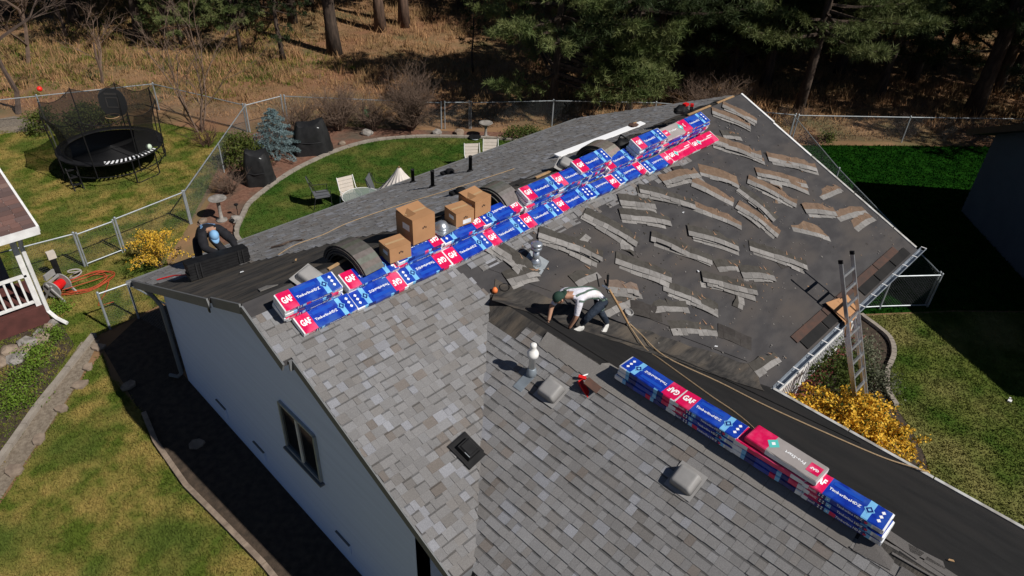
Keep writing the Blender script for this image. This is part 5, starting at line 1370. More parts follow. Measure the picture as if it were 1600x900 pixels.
# foreground pine with its crown hanging low to the right of the trunk
pine('large pine standing right behind the fence, crown low over the wood',19.4,10.9,13,.20,1.3,4.8,31,nl=96,asym=-.75,dens=1.9,ln=.26,twigs=11,name='pine_tree')
pine('tall pine right of the roof peak with its branches over the wood',28.3,3.9,14,.22,3.2,4.2,32,nl=84,asym=-.6,dens=1.8,ln=.27,twigs=11)
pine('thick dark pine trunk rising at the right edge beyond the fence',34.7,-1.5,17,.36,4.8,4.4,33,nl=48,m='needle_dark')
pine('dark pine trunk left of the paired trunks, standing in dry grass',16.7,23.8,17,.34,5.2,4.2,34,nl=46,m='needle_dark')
pine('left of the two reddish pine trunks standing close together',20.9,25.5,18,.30,6.0,4.0,35,nl=40,bark='bark_red')
pine('right of the two reddish pine trunks standing close together',22.4,25.2,18,.30,6.0,4.0,36,nl=40,bark='bark_red')
pine('young green pine behind the trampoline near the upper left corner',11.3,29.5,6.5,.09,.8,1.7,37,nl=52,dens=1.6,ln=.2,twigs=10)
pine('young pine with a reddish thin trunk right of the young green pine',13.0,26.6,7.0,.09,1.2,1.5,38,nl=40,dens=1.3,twigs=9)
pine('dark pine with drooping twigs at the top left of the wood',15.0,30.0,12,.20,1.5,3.0,39,nl=56,m='needle_dark',twigs=8)
pine('slim pine with twiggy grey trunk left of the dark trunk',14.1,24.4,9,.12,1.6,1.6,40,nl=36,m='needle_dark',twigs=7)
pine('thin sapling pine standing alone in the dry grass clearing',20.4,17.2,5.2,.055,1.2,.8,41,nl=22,m='needle_dark',twigs=5)
bk=[(31.5,9.0,'behind the tall pine right of the roof peak'),(30.2,11.0,'deep in the shade above the ridge bundles'),(35.5,5.2,'deep in the shade above the roof peak'),(30.5,17.0,'far behind the large pine by the fence'),(40.5,2.0,'with a pale trunk right of the roof peak'),(41,-4.5,'far behind the thick trunk at the right edge'),(46,8,'farthest right in the dark wood'),(38,12,'in the middle of the dark wood'),(27.5,26,'right of the paired reddish trunks'),(24,32,'far behind the paired reddish trunks'),(45,-8,'in the top right corner'),(33.5,23,'at the top of the dark wood above the large pine'),(18.5,35,'far at the top left behind the dark trunk'),(46,17,'far back in the middle of the dark wood'),(38,30,'far back right of the paired trunks'),(52,0,'far back near the top right corner'),(29.6,8.2,'just left of the tall pine right of the roof peak')]
bk+=[(33,-6.5,'beyond the roof of the dark neighbouring house'),(37.5,-9,'far right beyond the neighbouring roof'),(36,-3.6,'behind the fence near the neighbouring roof'),(43.5,-1.0,'behind the thick trunk, left side'),(33.2,13.2,'in the deep shade right of the large pine'),(29.0,12.2,'in the deep shade just right of the large pine'),(36.5,18.5,'at the top of the wood above the ridge bundles'),(42,13,'deep in the wood above the far roof corner'),(50,10,'at the far back above the far roof corner'),(31.5,20.0,'behind the dry grass clearing'),(30.6,23.5,'at the back of the dry grass clearing'),(32.5,28.5,'at the far back of the dry grass clearing'),(12.2,33.5,'at the top left beyond the young green pine'),(8.5,36.5,'in the top left corner beyond the bare tree'),(17.8,29.5,'close behind the dark trunk'),(39.5,7.0,'right of the deep shade above the roof peak'),(30.2,6.6,'hidden in the shade beside the brush pile')]
bk+=[(13.4,36.5,'at the top edge left of the dark trunk'),(10.2,31.8,'just behind the young green pine'),(16.6,33.0,'at the top edge above the slim twiggy pine'),(20.2,31.5,'at the top edge between the dark trunk and the paired trunks'),(6.2,40.0,'at the top edge above the bare trees'),(25.5,29.5,'at the top edge right of the paired trunks'),(34.0,9.6,'in the darkest part of the wood, left side'),(37.2,2.2,'in the darkest part of the wood, right side'),(44.5,4.0,'at the top edge above the roof peak'),(33.2,2.2,'behind the fence right of the tall pine'),(39.2,-1.2,'just behind the thick trunk at the right edge')]
rt=random.Random(9)
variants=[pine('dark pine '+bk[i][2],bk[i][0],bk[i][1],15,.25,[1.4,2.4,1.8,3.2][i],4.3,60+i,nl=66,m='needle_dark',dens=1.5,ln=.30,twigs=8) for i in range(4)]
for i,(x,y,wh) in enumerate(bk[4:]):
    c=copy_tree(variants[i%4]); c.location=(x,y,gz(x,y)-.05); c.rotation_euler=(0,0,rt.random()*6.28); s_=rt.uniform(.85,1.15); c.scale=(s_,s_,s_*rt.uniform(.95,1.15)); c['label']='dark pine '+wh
pine('pine added to shade the clearing, trunk hidden behind the crown of the large pine',22.2,9.1,11,.24,4.2,4.6,141,nl=80,m='needle_dark',dens=1.6,ln=.3,twigs=8)  # added tree: its crown casts the shade band on the clearing
pine('bare-stemmed pine added for shade between the large pine and the brush pile',25.2,9.8,10,.22,4.2,4.2,142,nl=60,m='needle_dark',dens=1.4,ln=.3,twigs=8)  # second added tree, there for its shade
# bare trees and brush
bare('bare dark tree behind the left side of the trampoline','tree',2.4,24.6,6.5,71,.5,depth=6,m='twig_dark',r0=.11,trunk=True,name='bare_tree')
bare('bare pale tree at the upper left corner behind the dark bare tree','tree',4.6,31,6.0,72,.55,depth=6,m='twig',r0=.10,trunk=True,name='bare_tree')
bare('bare pale tree standing on the green slope behind the trampoline','tree',6.2,26.2,4.5,171,.55,depth=6,m='twig',r0=.07,trunk=True,name='bare_tree')
bare('bare dark tree at the left picture edge above the porch','tree',.6,27.0,5.5,172,.55,depth=6,m='twig_dark',r0=.09,trunk=True,name='bare_tree')
bare('bare pale tree at the top edge above the trampoline','tree',7.4,34.5,5.5,173,.55,depth=6,m='twig',r0=.09,trunk=True,name='bare_tree')
bare('bare reddish sapling right of the trampoline','tree',7.0,18.3,4.6,73,.32,n0=5,depth=5,m='twig',r0=.05,name='bare_tree',up=.22)
bare('bare reddish shrub at the foot of the sapling by the trampoline','shrub',6.6,16.9,1.2,74,.5,n0=16,depth=4,m='rust_brown',r0=.018,group='bare shrubs')
bare('bare rounded shrub behind the covered grill, left of the two','shrub',11.3,15.1,2.0,75,.5,n0=44,depth=5,m='twig',r0=.03,group='bare shrubs')
bare('bare dense upright shrub at the back fence left of the walk gate','shrub',13.5,13.3,2.5,76,.45,n0=56,depth=5,m='twig',r0=.03,group='bare shrubs',up=.35)
bare('low bare shrub between the two tall bare shrubs at the back fence','shrub',12.3,14.3,1.5,85,.5,n0=34,depth=5,m='twig',r0=.024,group='bare shrubs')
bare('bare tan shrub close behind the blue spruce','shrub',9.9,15.9,1.5,86,.5,n0=34,depth=5,m='twig',r0=.024,group='bare shrubs')
bare('bare twiggy shrub in front of the fence below the round green shrub','shrub',5.5,12.9,1.0,77,.5,n0=34,depth=4,m='twig',r0=.016,group='bare shrubs')
bare('bare arching brush pile behind the roof peak','shrub',24.0,6.0,2.4,78,.6,n0=40,depth=5,m='twig',r0=.03,group='bare shrubs',up=.8)
bare('low bare brush right of the roof peak by the fence','shrub',26.6,3.4,1.1,79,.6,n0=18,depth=4,m='twig',r0=.02,group='bare shrubs',up=.8)
bare('low tawny brush along the fence above the dark green lawn','shrub',29.4,-.4,1.2,80,.6,n0=22,depth=4,m='twig',r0=.02,group='bare shrubs',up=.8)
bare('low tawny brush behind the fence near the dark neighbouring house','shrub',32.0,-2.6,1.1,81,.6,n0=22,depth=4,m='twig',r0=.02,group='bare shrubs',up=.8)
shrub('round green shrub beside the blue spruce',6.9,14.6,.75,.75,1.15,3600,.075,'shrub_leaf',90)
shrub('green shrub behind the trampoline net',4.0,21.3,1.3,.8,1.0,3400,.09,'shrub_leaf',91)
shrub('yellow-green shrub left of the trampoline pole',2.6,22.0,.55,.5,.95,1500,.08,'shrub_leaf',92)
shrub('low dark shrub by the bird bath near the roof',16.4,9.9,.9,.6,.45,1800,.07,'green_leaf',93)
shrub('green shrub behind the ladder in the front bed',11.3,-5.35,1.5,.7,1.0,5200,.07,'green_leaf',94)
shrub('grey-green sage shrub right of the ladder',12.75,-5.35,.75,.6,.75,2600,.06,'sage_leaf',95)
shrub('dry grey shrub at the curved edging by the ladder',12.2,-6.15,.5,.45,.55,1200,.06,'sage_leaf',96)
shrub('red-leaved plant at the corner of the dark green lawn',25.4,1.9,.35,.35,.45,500,.07,'rust_brown',97)
shrub('small green plant beside the red-leaved plant',26.0,1.5,.3,.3,.45,450,.07,'shrub_leaf',98)
for i,(x,y,s) in enumerate([(-1.75,8.15,.30),(-2.1,7.65,.34),(-2.35,7.1,.36),(-1.3,8.55,.25),(-2.6,6.55,.34),(-.75,9.6,.26)]):
    shrub(['bright green ground plant nearest the porch rocks','bright green ground plant second below the porch rocks','bright green ground plant third below the porch rocks','bright green ground plant at the downspout foot','bright green ground plant lowest in the porch bed','bright green ground plant under the orange hose'][i],x,y,s,s*.8,.16,900,.05,'lime_leaf',100+i,'ground plants below the porch','ground_plant')
forsythia('big golden forsythia bush below the wing eave',9.65,-6.5,1.2,1.4,125,110)
forsythia('golden forsythia bush in front of the porch railing by the ladder',9.2,-5.6,.8,1.0,70,111)
forsythia('loose golden forsythia bush at the lower end of the front bed',9.95,-7.2,.8,1.0,45,113)
forsythia('small yellow forsythia behind the corner of the grey roof',1.95,9.95,.95,1.15,34,112,.045)
# blue spruce
def spruce(label,x,y,h,rad,seed):
    g=np.random.default_rng(seed); t=thing('blue_spruce',label,'tree',(x,y,0)); mb=MB().use('bark'); mb.tube([(0,0,0),(0,0,h)],[.06,.01],7); mb.build('trunk',t)
    C_=[];Dn=[]; br=MB().use('bark')
    for q in range(62):
        u=(q+.5)/62; z=.12*h+h*.85*u; az=q*2.4; L=rad*(1-u)**.85+.08; dr=V3(math.cos(az),math.sin(az),0)
        pts=[V3(0,0,z)+dr*L*s+V3(0,0,-.10*L*s) for s in (0,.5,1)]; br.tube(pts,[.012,.008,.004],3,cap=False)
        for s in np.linspace(.25,1,max(4,int(L*11))):
            for sd in (-1,0,1):
                p=V3(0,0,z)+dr*L*s+V3(0,0,-.10*L*s)+dr.cross(V3(0,0,1))*sd*.28*L*(1.1-s); C_.append(tuple(p)); Dn.append(tuple((dr+dr.cross(V3(0,0,1))*sd*.7).normalized()))
    br.build('limbs',t)['kind']='stuff'
    V=needle_tufts(np.array(C_),np.array(Dn),g,.085,14,.009); obj('crown',numesh('crown',V,np.arange(len(V)).reshape(-1,3),['spruce']),t)
spruce('silvery blue spruce between the green shrub and the covered grill',8.2,14.5,1.85,1.05,120)

# ================================================================ YARD THINGS
def trampoline(cx,cy,rad):
    t=thing('trampoline','round black trampoline with safety net on the upper left lawn','trampoline',(cx,cy,0)); z=.85; n=40
    m=MB().use('mat_black'); m.lathe([(0,z-.03),(rad*.60,z-.012),(rad*.86,z)],n=n); m.build('jump_mat',t,True)
    m=MB().use('black_plastic')
    ring=[(rad*math.cos(2*math.pi*k/n),rad*math.sin(2*math.pi*k/n),z) for k in range(n+1)]; m.tube(ring,.03,6); m.tube([(p[0],p[1],.42) for p in ring],.018,5); m.build('frame',t)
    fa=math.atan2(-9,-2.2)   # side facing the house
    m=MB().use('black_plastic'); V=[];F=[]
    for k in range(n):
        a=2*math.pi*k/n; b=2*math.pi*(k+1)/n; d=abs((a-(-1.5+math.pi*2)+math.pi)%(2*math.pi)-math.pi)
        if d<.66: continue
        m.add([(rad*.85*math.cos(a),rad*.85*math.sin(a),z+.012),(rad*1.02*math.cos(a),rad*1.02*math.sin(a),z+.03),(rad*1.02*math.cos(b),rad*1.02*math.sin(b),z+.03),(rad*.85*math.cos(b),rad*.85*math.sin(b),z+.012)],[(0,1,2,3)])
    m.build('spring_pad',t)
    for k in range(14):
        a=-1.5+(k-6.5)*.092; m=MB().use('print_white'); m.bar((rad*.82*math.cos(a+.06),rad*.82*math.sin(a+.06),z),(rad*1.0*math.cos(a),rad*1.0*math.sin(a),z+.01),.055,.02); m.build('spring',t)
    for k in range(4):
        a=.3+k*math.pi/2; c,s=math.cos(a),math.sin(a); dx,dy=-s*.45,c*.45; m=MB().use('black_plastic'); q=rad*.98
        m.tube([(q*c+dx,q*s+dy,z-.02),(q*c+dx,q*s+dy,.06),(q*c+dx*.7,q*s+dy*.7,.02),(q*c-dx*.7,q*s-dy*.7,.02),(q*c-dx,q*s-dy,.06),(q*c-dx,q*s-dy,z-.02)],.022,6); m.build('leg',t)
    tops=[]
    for k in range(8):
        a=.15+k*math.pi/4; c,s=math.cos(a),math.sin(a); m=MB().use('black_plastic' if k!=3 else 'aluminium')
        P=[(rad*1.03*c,rad*1.03*s,.4),(rad*1.06*c,rad*1.06*s,1.5),(rad*1.10*c,rad*1.10*s,2.45)]; m.tube(P,.020,6); m.build('net_pole',t); tops.append((a,P[-1]))
    V=[];F=[]; nn=48; rows_=7
    for i in range(nn+1):
        a=.15+2*math.pi*i/nn; q=(i%6)/6.0; sag=.22*math.sin(math.pi*q)
        for j in range(rows_+1):
            u=j/rows_; r_=rad*(.92+.17*u**1.6)-.10*math.sin(math.pi*u)-.08*math.sin(math.pi*q)*u; zz=z+.03+(2.42-sag-z-.03)*u
            V.append((r_*math.cos(a),r_*math.sin(a),zz))
    for i in range(nn):
        a=.15+2*math.pi*(i+.5)/nn; d=abs((a-(-2.0)+math.pi)%(2*math.pi)-math.pi)
        if d<.75: continue
        for j in range(rows_): F.append((i*(rows_+1)+j,(i+1)*(rows_+1)+j,(i+1)*(rows_+1)+j+1,i*(rows_+1)+j+1))
    obj('safety_net',numesh('safety_net',V,F,['net']),t)
    m=MB().use('black_plastic'); m.tube([V[i*(rows_+1)+rows_] for i in range(nn+1)],.012,4); m.build('net_hem',t)
    # steps
    m=MB().use('black_plastic'); b=V3(-1.55,-.95,0)
    for s in (-.14,.14): m.bar(b+V3(s,.0,0),b+V3(s,.32,.72),.03,.05)
    for q in range(3): m.bar(b+V3(-.16,.08+.1*q,.2+.22*q),b+V3(.16,.08+.1*q,.2+.22*q),.1,.03)
    m.build('steps',t)
    return t
trampoline(3.45,17.15,1.66)
t=thing('basketball_hoop','black oval basketball backboard with a white square on the trampoline','basketball hoop',(4.35,18.75,0),R(-42))
m=MB().use('chair_dark'); n=20; prof=[]
pts=[]
for k in range(n):
    a=2*math.pi*k/n; pts.append((.48*math.copysign(abs(math.cos(a))**.8,math.cos(a)),0,1.72+.52*math.copysign(abs(math.sin(a))**.8,math.sin(a))))
m.add([(p[0],-.02,p[2]) for p in pts]+[(p[0],.02,p[2]) for p in pts],[tuple(range(n)),tuple(range(2*n-1,n-1,-1))]+[(i,n+i,n+(i+1)%n,(i+1)%n) for i in range(n)]); m.build('backboard',t)
m=MB().use('wrap_grey')
for a,b in (((-.2,1.55),(.2,1.55)),((-.2,1.9),(.2,1.9)),((-.2,1.55),(-.2,1.9)),((.2,1.55),(.2,1.9))): m.bar((a[0],-.03,a[1]),(b[0],-.03,b[1]),.035,.01,up=(0,1,0))
m.box((0,-.03,2.04),(.42,.006,.07)); m.build('target_square',t)
m=MB().use('wood_raw'); m.tube([(.24*math.cos(a),-.30+.24*math.sin(a),1.32) for a in [k*math.pi/10 for k in range(21)]],.012,5); m.build('rim',t)
for s in (-.38,.38):
    m=MB().use('dark_metal'); m.tube([(s,.05,.05),(s,.04,1.5)],.02,6); m.build('pole',t)
def ball(name,label,x,y,z,r,mt):
    m=MB().use(mt); m.lathe([(r*math.sin(math.pi*k/10),-r*math.cos(math.pi*k/10)) for k in range(11)],n=14); o=m.build(name,None,True); o.location=(x,y,z); tag(o,label,'ball')
    return o
ball('ball','pale green ball on the trampoline mat near the springs',4.30,15.95,.97,.10,'pale_ball')
ball('ball','red ball hanging in the dark bare tree left of the trampoline',2.95,22.25,1.55,.10,'red_ball')
# covered grills
def cover(label,x,y,sx,sy,h,rz,seed,slope=0):
    t=thing('covered_grill',label,'grill cover',(x,y,0),rz,'covered grills'); r=random.Random(seed); n=36; rows_=9; V=[]
    for j in range(rows_+1):
        u=j/rows_
        for k in range(n):
            a=2*math.pi*k/n; ca,sa=math.cos(a),math.sin(a); e=.62
            X=sx/2*math.copysign(abs(ca)**e,ca); Y=sy/2*math.copysign(abs(sa)**e,sa)
            f=1.08-.24*u-.14*u**5+.07*math.sin(a*6+seed+u*2)*(1-u*.6)+.035*math.sin(a*13+u*7)
            V.append((X*f+r.uniform(-.008,.008),Y*f+r.uniform(-.008,.008),h*u*(1+slope*ca+.07*math.sin(a*2+seed)*u)))
    m=MB().use('cover_black'); m.add(V,[(j*n+k,j*n+(k+1)%n,(j+1)*n+(k+1)%n,(j+1)*n+k) for j in range(rows_) for k in range(n)])
    top=len(V)-n; c=(0,0,h*1.03); W=V[top:]+[c]; m.add(W,[(k,(k+1)%n,n) for k in range(n)]); m.build('fabric_cover',t,True)
    m=MB().use('wrap_white')
    m.box((sx*.22,-sy/2*.80,h*.90),(.07,.012,.025),Matrix.Rotation(.3,3,'Y'))
    m.build('tag',t)
    m=MB().use('dark_metal'); m.tube([(-sx*.3,-sy*.47,h*.45),(0,-sy*.53,h*.42),(sx*.3,-sy*.47,h*.45)],.012,5); m.build('drawstring',t)
cover('low black covered grill at the edge of the back lawn',6.65,12.95,.95,.75,1.15,-.7,1)
cover('larger black covered grill beside the blue spruce',9.35,13.95,1.35,.7,1.2,-.55,2,.08)
def birdbath(label,x,y,h,m1):
    t=thing('bird_bath',label,'bird bath',(x,y,0),0,'bird baths')
    m=MB().use(m1); m.lathe([(.18,0),(.17,.04),(.06,.08),(.05,h*.5),(.06,h-.08),(.08,h-.05)],n=16); m.build('pedestal',t,True)
    m=MB().use(m1); m.lathe([(.06,h-.06),(.2,h-.03),(.28,h+.02),(.27,h+.03),(.18,h-.005),(0,h-.015)],n=20); m.build('basin',t,True)
birdbath('grey bird bath behind the kneeling worker',4.45,11.35,.75,'stone_grey')
birdbath('pale bird bath with brown foot by the walk gate',15.35,10.85,.6,'stone_grey')
t=thing('solar_light','black stake light beside the grey bird bath','garden light',(4.95,11.25,0)); m=MB().use('black_plastic'); m.tube([(0,0,0),(0,0,.4)],.012,5); m.build('stake',t); m=MB().use('black_plastic'); m.lathe([(.03,.38),(.07,.42),(.07,.44),(0,.47)],n=10); m.build('lamp',t)
t=thing('solar_light','black stake light at the lawn edge behind the roof','garden light',(4.35,10.3,0)); m=MB().use('black_plastic'); m.tube([(0,0,0),(0,0,.45)],.014,5); m.build('stake',t); m=MB().use('black_plastic'); m.lathe([(.03,.42),(.07,.46),(.07,.50),(0,.53)],n=10); m.build('lamp',t)
def stone(label,x,y,s,m='stone_grey',seed=1,group='garden stones'):
    r=random.Random(seed); bm=bmesh.new(); bmesh.ops.create_icosphere(bm,subdivisions=2,radius=1)
    for v in bm.verts:
        v.co*=1+r.uniform(-.16,.16)+.1*math.sin(v.co.x*4+seed); v.co.z*=.62; v.co*=s
    me=D.meshes.new('rock'); bm.to_mesh(me); bm.free(); me.materials.append(MATS[m]); o=obj('rock',me); o.location=(x,y,s*.3); o.rotation_euler=(0,0,seed); tag(o,label,'rock',group); return o
for i,(x,y,s,l) in enumerate([(4.75,11.0,.2,'pale flat rock at the lawn edge by the grey bird bath'),(3.95,11.6,.14,'small pale rock in front of the tall fence post'),(14.1,12.4,.2,'grey rock at the foot of the bare upright shrub'),(14.75,11.75,.22,'brown rock below the walk gate'),(11.9,14.1,.22,'pale tan rock behind the back lawn edging'),(10.6,13.9,.14,'small rock near the larger covered grill')]): stone(l,x,y,s,'stone' if i%2 else 'stone_grey',i+1)
t=thing('water_bowl','blue and white bowl in front of the bird bath by the gate','bowl',(14.9,11.0,0)); m=MB().use('blue_white'); m.lathe([(.16,0),(.24,.10),(.22,.10),(.15,.03),(0,.03)],n=18); m.build('bowl',t,True); m=MB().use('black_plastic'); m.lathe([(.245,.095),(.25,.11),(.235,.11)],n=18); m.build('rim',t)
t=thing('bucket','green plastic bucket behind the bare shrubs at the fence','bucket',(12.95,15.6,0)); m=MB().use('green_plastic'); m.lathe([(.13,0),(.17,.3),(.155,.3),(.12,.03),(0,.03)],n=16); m.build('pail',t,True); m=MB().use('green_plastic'); m.tube([(.16*math.cos(a),0,.3+.14*math.sin(a)) for a in [k*math.pi/8 for k in range(9)]],.01,4); m.build('handle',t)
t=thing('tarp_bundle','teal tarp bundle at the fence below the large pine','tarp',(19.2,9.0,0)); m=MB().use('teal_plastic'); m.lathe([(.3,0),(.34,.12),(.25,.3),(.1,.36),(0,.35)],n=9); m.build('folded_tarp',t); m=MB().use('teal_plastic'); m.box((.3,.1,.05),(.35,.22,.08),Matrix.Rotation(.4,3,'Z')); m.build('corner_flap',t)
# patio furniture behind the roof
def chair(label,x,y,rz,m1='chair_sling'):
    t=thing('patio_chair',label,'chair',(x,y,0),rz,'patio chairs on the back lawn'); 
    m=MB().use(m1); m.box((0,0,.42),(.5,.5,.03)); m.build('seat',t)
    m=MB().use(m1)
    for k in range(5): m.box((0,.26+.03*k,.50+.11*k),(.5,.025,.105),Matrix.Rotation(R(-14),3,'X'))
    m.build('backrest',t)
    for s in (-1,1):
        m=MB().use('white_trim' if m1!='chair_dark' else 'dark_metal'); m.tube([(s*.27,-.25,0),(s*.27,-.25,.62),(s*.28,.2,.64),(s*.27,.38,1.02)],.014,6); m.build('arm_frame',t)
        m=MB().use('white_trim' if m1!='chair_dark' else 'dark_metal'); m.tube([(s*.26,.24,.44),(s*.27,.34,0)],.013,6); m.build('leg',t)
chair('tan sling chair facing the glass table',7.95,9.35,R(-10))
chair('dark folding chair lying low left of the glass table',7.35,10.15,R(70),'chair_dark')
chair('left of the two tan chairs standing behind the roof',12.75,8.75,R(-35))
chair('right of the two tan chairs standing behind the roof',13.52,8.62,R(-40))
chair('dark chair beside the folded umbrella',8.85,9.0,R(40),'chair_dark')
t=thing('glass_table','round glass patio table behind the roof edge','table',(7.95,8.72,0)); m=MB().use('table_glass'); m.lathe([(0,.70),(.60,.70),(.60,.712),(0,.712)],n=32); m.build('glass_top',t)
m=MB().use('white_trim'); m.tube([(.61*math.cos(a),.61*math.sin(a),.706) for a in [k*math.pi/16 for k in range(33)]],.014,5); m.build('rim',t)
for k in range(4):
    a=.4+k*math.pi/2; m=MB().use('white_trim'); m.tube([(.45*math.cos(a),.45*math.sin(a),.70),(.5*math.cos(a),.5*math.sin(a),0)],.016,6); m.build('leg',t)
t=thing('patio_umbrella','pale folded umbrella canopy standing behind the roof edge','umbrella',(9.45,8.70,0)); n=32; V=[]
for j in range(6):
    u=j/5
    for k in range(n):
        a=2*math.pi*k/n; r_=(.05+.70*u)*(1+.14*(1 if k%2 else -1)*u); V.append((r_*math.cos(a),r_*math.sin(a),1.25-.95*u**.9))
m=MB().use('umbrella_cloth'); m.add(V,[(j*n+k,j*n+(k+1)%n,(j+1)*n+(k+1)%n,(j+1)*n+k) for j in range(5) for k in range(n)]); m.build('canopy',t)
m=MB().use('wood_raw'); m.tube([(0,0,0),(0,0,1.3)],.02,6); m.build('pole',t)

# ================================================================ NEIGHBOURING PORCH (left) and HOSE
ph=thing('porch','white railed porch corner with reddish shingle roof at the left edge','porch',(-.75,8.8,0))
o0=V3(-.75,8.8,0)
def PP(x,y,z): return (x-o0.x,y-o0.y,z)
pr=.30; zz0=2.88
mb=MB().use('white_trim'); mb.prism([PP(-9,8.75,zz0),PP(-.75,8.75,zz0),PP(-.75,11.6,zz0+pr*2.85),PP(-9,11.6,zz0+pr*2.85)],.10); rf=mb.build('roof',ph)
rp=random.Random(8); y=8.70
for c in range(19):
    x=-.72
    while x>-4.0:
        wd=rp.choice([.2,.26,.3,.34]); mb=MB().use('porch_shingle'); k=rp.uniform(.75,1.2); base=rp.choice([(.17,.095,.08),(.14,.085,.075),(.2,.13,.11),(.12,.08,.075)]); mb.col=tuple(v*k for v in base)
        za=zz0+pr*(y-8.75); mb.prism([PP(x-wd+.006,y,za+.026),PP(x,y,za+.026),PP(x,y+.15,za+pr*.15+.012),PP(x-wd+.006,y+.15,za+pr*.15+.012)],.012); mb.build('shingle',rf); x-=wd
    y+=.148
mb=MB().use('white_trim'); mb.bar(PP(-9,8.70,zz0-.09),PP(-.70,8.70,zz0-.09),.05,.20); mb.build('fascia',ph)
mb=MB().use('white_trim'); mb.bar(PP(-.70,8.70,zz0-.07),PP(-.70,11.6,zz0-.07+pr*2.9),.05,.16); mb.build('fascia',ph)
mb=MB().use('deck_brown'); mb.box(PP(-5,10.0,.28),(7.8,1.5,.5)); mb.build('deck',ph)
for x in (-1.2,-4.2): 
    mb=MB().use('white_trim'); mb.box(PP(x,9.4,1.65),(.12,.12,2.3)); mb.build('porch_post',ph)
mb=MB().use('white_trim'); mb.bar(PP(-9,9.38,1.42),PP(-1.2,9.38,1.42),.08,.06); rlp=mb.build('railing',ph)
mb=MB().use('white_trim'); mb.bar(PP(-9,9.38,.66),PP(-1.2,9.38,.66),.06,.06); mb.build('bottom_rail',rlp)
for k in range(22):
    mb=MB().use('white_trim'); mb.box(PP(-1.38-.16*k,9.38,1.04),(.045,.045,.72)); mb.build('baluster',rlp)
mb=MB().use('white_trim'); mb.tube([PP(-.82,8.95,2.75),PP(-1.05,9.2,2.5),PP(-1.08,9.28,2.2),PP(-1.08,9.28,.35),PP(-.98,9.1,.16),PP(-.85,8.85,.08)],.05,6); mb.build('downspout',ph)
mb=MB().use('siding_blue'); mb.box(PP(-5.2,10.85,1.7),(7.6,.1,3.0)); mb.build('wall',ph)
for i in range(14):
    stone(['dark','brown','tan','grey'][i%4]+' rock, '+ordn[i] +' from the downspout in the pile under the porch railing' if i<12 else 'leftmost %s rock of the pile under the porch railing'%['tan','grey'][i-12],-1.15-.14*i+rnd.uniform(-.1,.1),8.95-.07*i+rnd.uniform(-.25,.25),rnd.uniform(.12,.24),'stone' if i%2 else 'stone_grey',20+i,'rock pile under the porch')
t=thing('hose_reel','grey hose reel with a red hub beside the porch','hose reel',(-.55,10.25,0),R(35))
for s in (-.2,.2):
    m=MB().use('vent_grey'); m.lathe([(.24,-.015),(.25,0),(.24,.015),(.19,.012),(.19,-.012)],c=(s,0,.36),n=20,rot=Matrix.Rotation(math.pi/2,3,'Y')); m.build('wheel_flange',t)
    m=MB().use('vent_grey'); m.bar((s*1.15,-.3,.02),(s*1.15,.1,.55),.04,.05); m.bar((s*1.15,.3,.02),(s*1.15,-.05,.5),.04,.05); m.build('side_frame',t)
m=MB().use('tool_red'); m.lathe([(.11,-.18),(.13,0),(.11,.18)],c=(0,0,.36),n=16,rot=Matrix.Rotation(math.pi/2,3,'Y')); m.build('hub',t)
m=MB().use('vent_grey'); m.box((0,.12,.68),(.34,.05,.16)); m.box((0,.05,.56),(.4,.05,.05)); m.build('handle',t)
pts=[]
for k in range(60):
    a=k*.52; pts.append((.15+.62*math.cos(a)*(1+.22*math.sin(k*.37)),10.42+.36*math.sin(a)*(1+.25*math.cos(k*.23)),.04+.02*(k%3)))
rope('garden_hose','orange garden hose lying in loops beside the hose reel',[(-.5,10.15,.25)]+pts+[(.3,9.6,.03),(.0,9.2,.03),(.35,9.1,.03)],.012,'hose',3)
t=thing('post_box','small beige box on a black post beside the gate','meter box',(-.3,11.15,0)); m=MB().use('black_plastic'); m.box((0,0,.35),(.14,.10,.7)); m.build('post',t); m=MB().use('chair_sling'); m.box((0,0,.78),(.2,.14,.2)); m.build('box',t)
rope('coiled_hose','pale coiled hose hanging by the gate',[( .05+.16*math.cos(a),10.95+.08*math.sin(a),.15+.1*math.sin(a*.5)) for a in [k*.7 for k in range(22)]],.018,'wrap_grey',3)

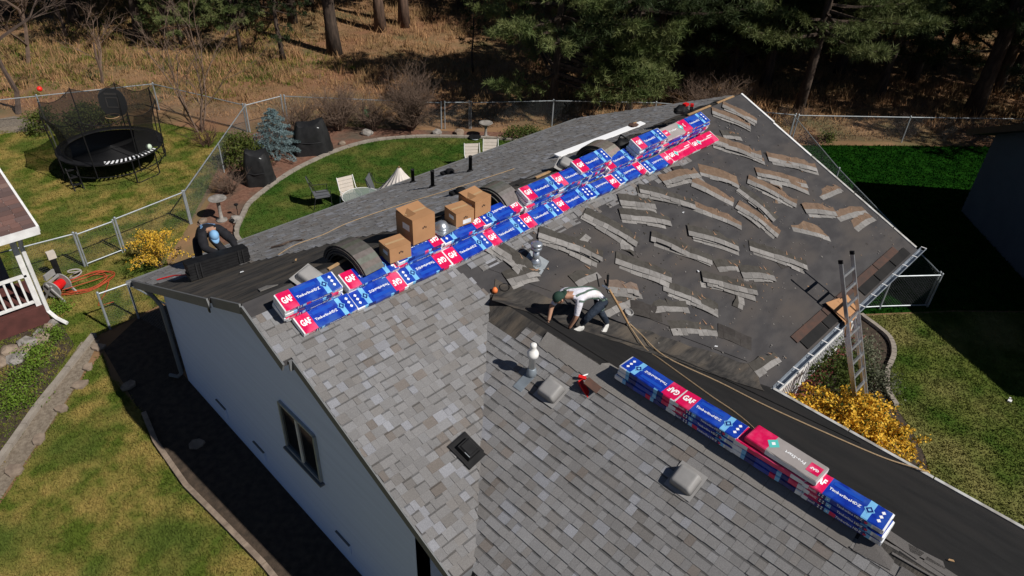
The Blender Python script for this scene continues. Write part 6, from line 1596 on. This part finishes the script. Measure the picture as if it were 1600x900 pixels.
# ================================================================ NEIGHBOURING HOUSE (right)
A_=V3(23.78,-4.47,0); d1=V3(-.76,-.65,0).normalized(); d2=V3(.65,-.76,0); d2=(d2-d1*d2.dot(d1)).normalized()
nh=thing('neighbour_house','dark blue-grey neighbouring house in shade at the right edge','house',tuple(A_))
def Q(a,b,z): return tuple(d1*a+d2*b+V3(0,0,z))
hw=5.2; zE=2.9; pk=zE+.47*hw; dep=10
mb=MB().use('siding_blue'); mb.add([Q(0,.06,-.3),Q(2*hw,.06,-.3),Q(2*hw,.06,zE),Q(hw,.06,pk),Q(0,.06,zE),Q(0,dep,-.3),Q(2*hw,dep,-.3),Q(2*hw,dep,zE),Q(hw,dep,pk),Q(0,dep,zE)],[(4,3,2,1,0),(5,6,7,8,9),(0,5,9,4),(2,7,6,1)]); mb.build('wall',nh)
z=-.05
while z<pk-.2:
    a0=max(0,(z+.17-zE)/.47); a1=2*hw-a0
    if a1-a0>.3:
        mb=MB().use('siding_blue'); mb.add([Q(a0,.02,z),Q(a1,.02,z),Q(a1,.05,z+.178),Q(a0,.05,z+.178),Q(a0,.05,z),Q(a1,.05,z)],[(3,2,1,0),(0,1,5,4)]); mb.build('siding_board',nh)
    z+=.18
for s in (0,1):
    e0=-.55 if s==0 else 2*hw+.55; zz=zE-.47*.55
    mb=MB().use('roof_dark'); P=[Q(e0,-.55,zz+.12),Q(hw,-.55,pk+.12),Q(hw,dep+.5,pk+.12),Q(e0,dep+.5,zz+.12)]
    if s==0: P=P[::-1]
    P=P if (Vector(P[1])-Vector(P[0])).cross(Vector(P[2])-Vector(P[0])).z>0 else P[::-1]
    mb.prism(P,.16); mb.build('roof',nh)
    mb=MB().use('dark_metal'); mb.bar(Q(e0,-.57,zz+.03),Q(hw,-.57,pk+.03),.04,.2); mb.build('fascia',nh)
m=MB().use('white_trim'); m.box((0,0,.02),(.1,.08,.04)); m.box((.05,.02,.05),(.04,.04,.05)); o=m.build('litter'); tag(o,'white scrap on the shaded ground near the right edge','litter'); o.location=(14.2,-8.6,.02)
for i,(x,y,l) in enumerate([(9.0,-2.0,0),(10.2,-4.6,0),(6.9,-4.4,0),(12.6,-3.2,0),(8.0,-3.1,0),(4.3,-8.95,1),(1.0,2.0,2),(1.7,1.2,2)]):
    m=MB().use('wrap_white' if i%2==0 else 'wood_raw'); m.prism([(0,0,0),(.07,.01,.004),(.06,.04,.0),(.01,.03,.0)],.004); o=m.build('paper_scrap')
    z=zf(y) if l==0 else (zr_(x) if l==1 else zb(y)); o.location=(x,y,z+.035); o.rotation_euler=(0,0,i)
    tag(o,['white scrap in the middle of the stripped slope','tan splinter near the eave left of the ladder','white scrap near the foot of the stripped slope','tan splinter near the right rake','white scrap beside the dark chunks','tan splinter on the black wing felt','white scrap near the left gable on the torn ridge','tan splinter on the torn rear ridge'][i],'scrap')
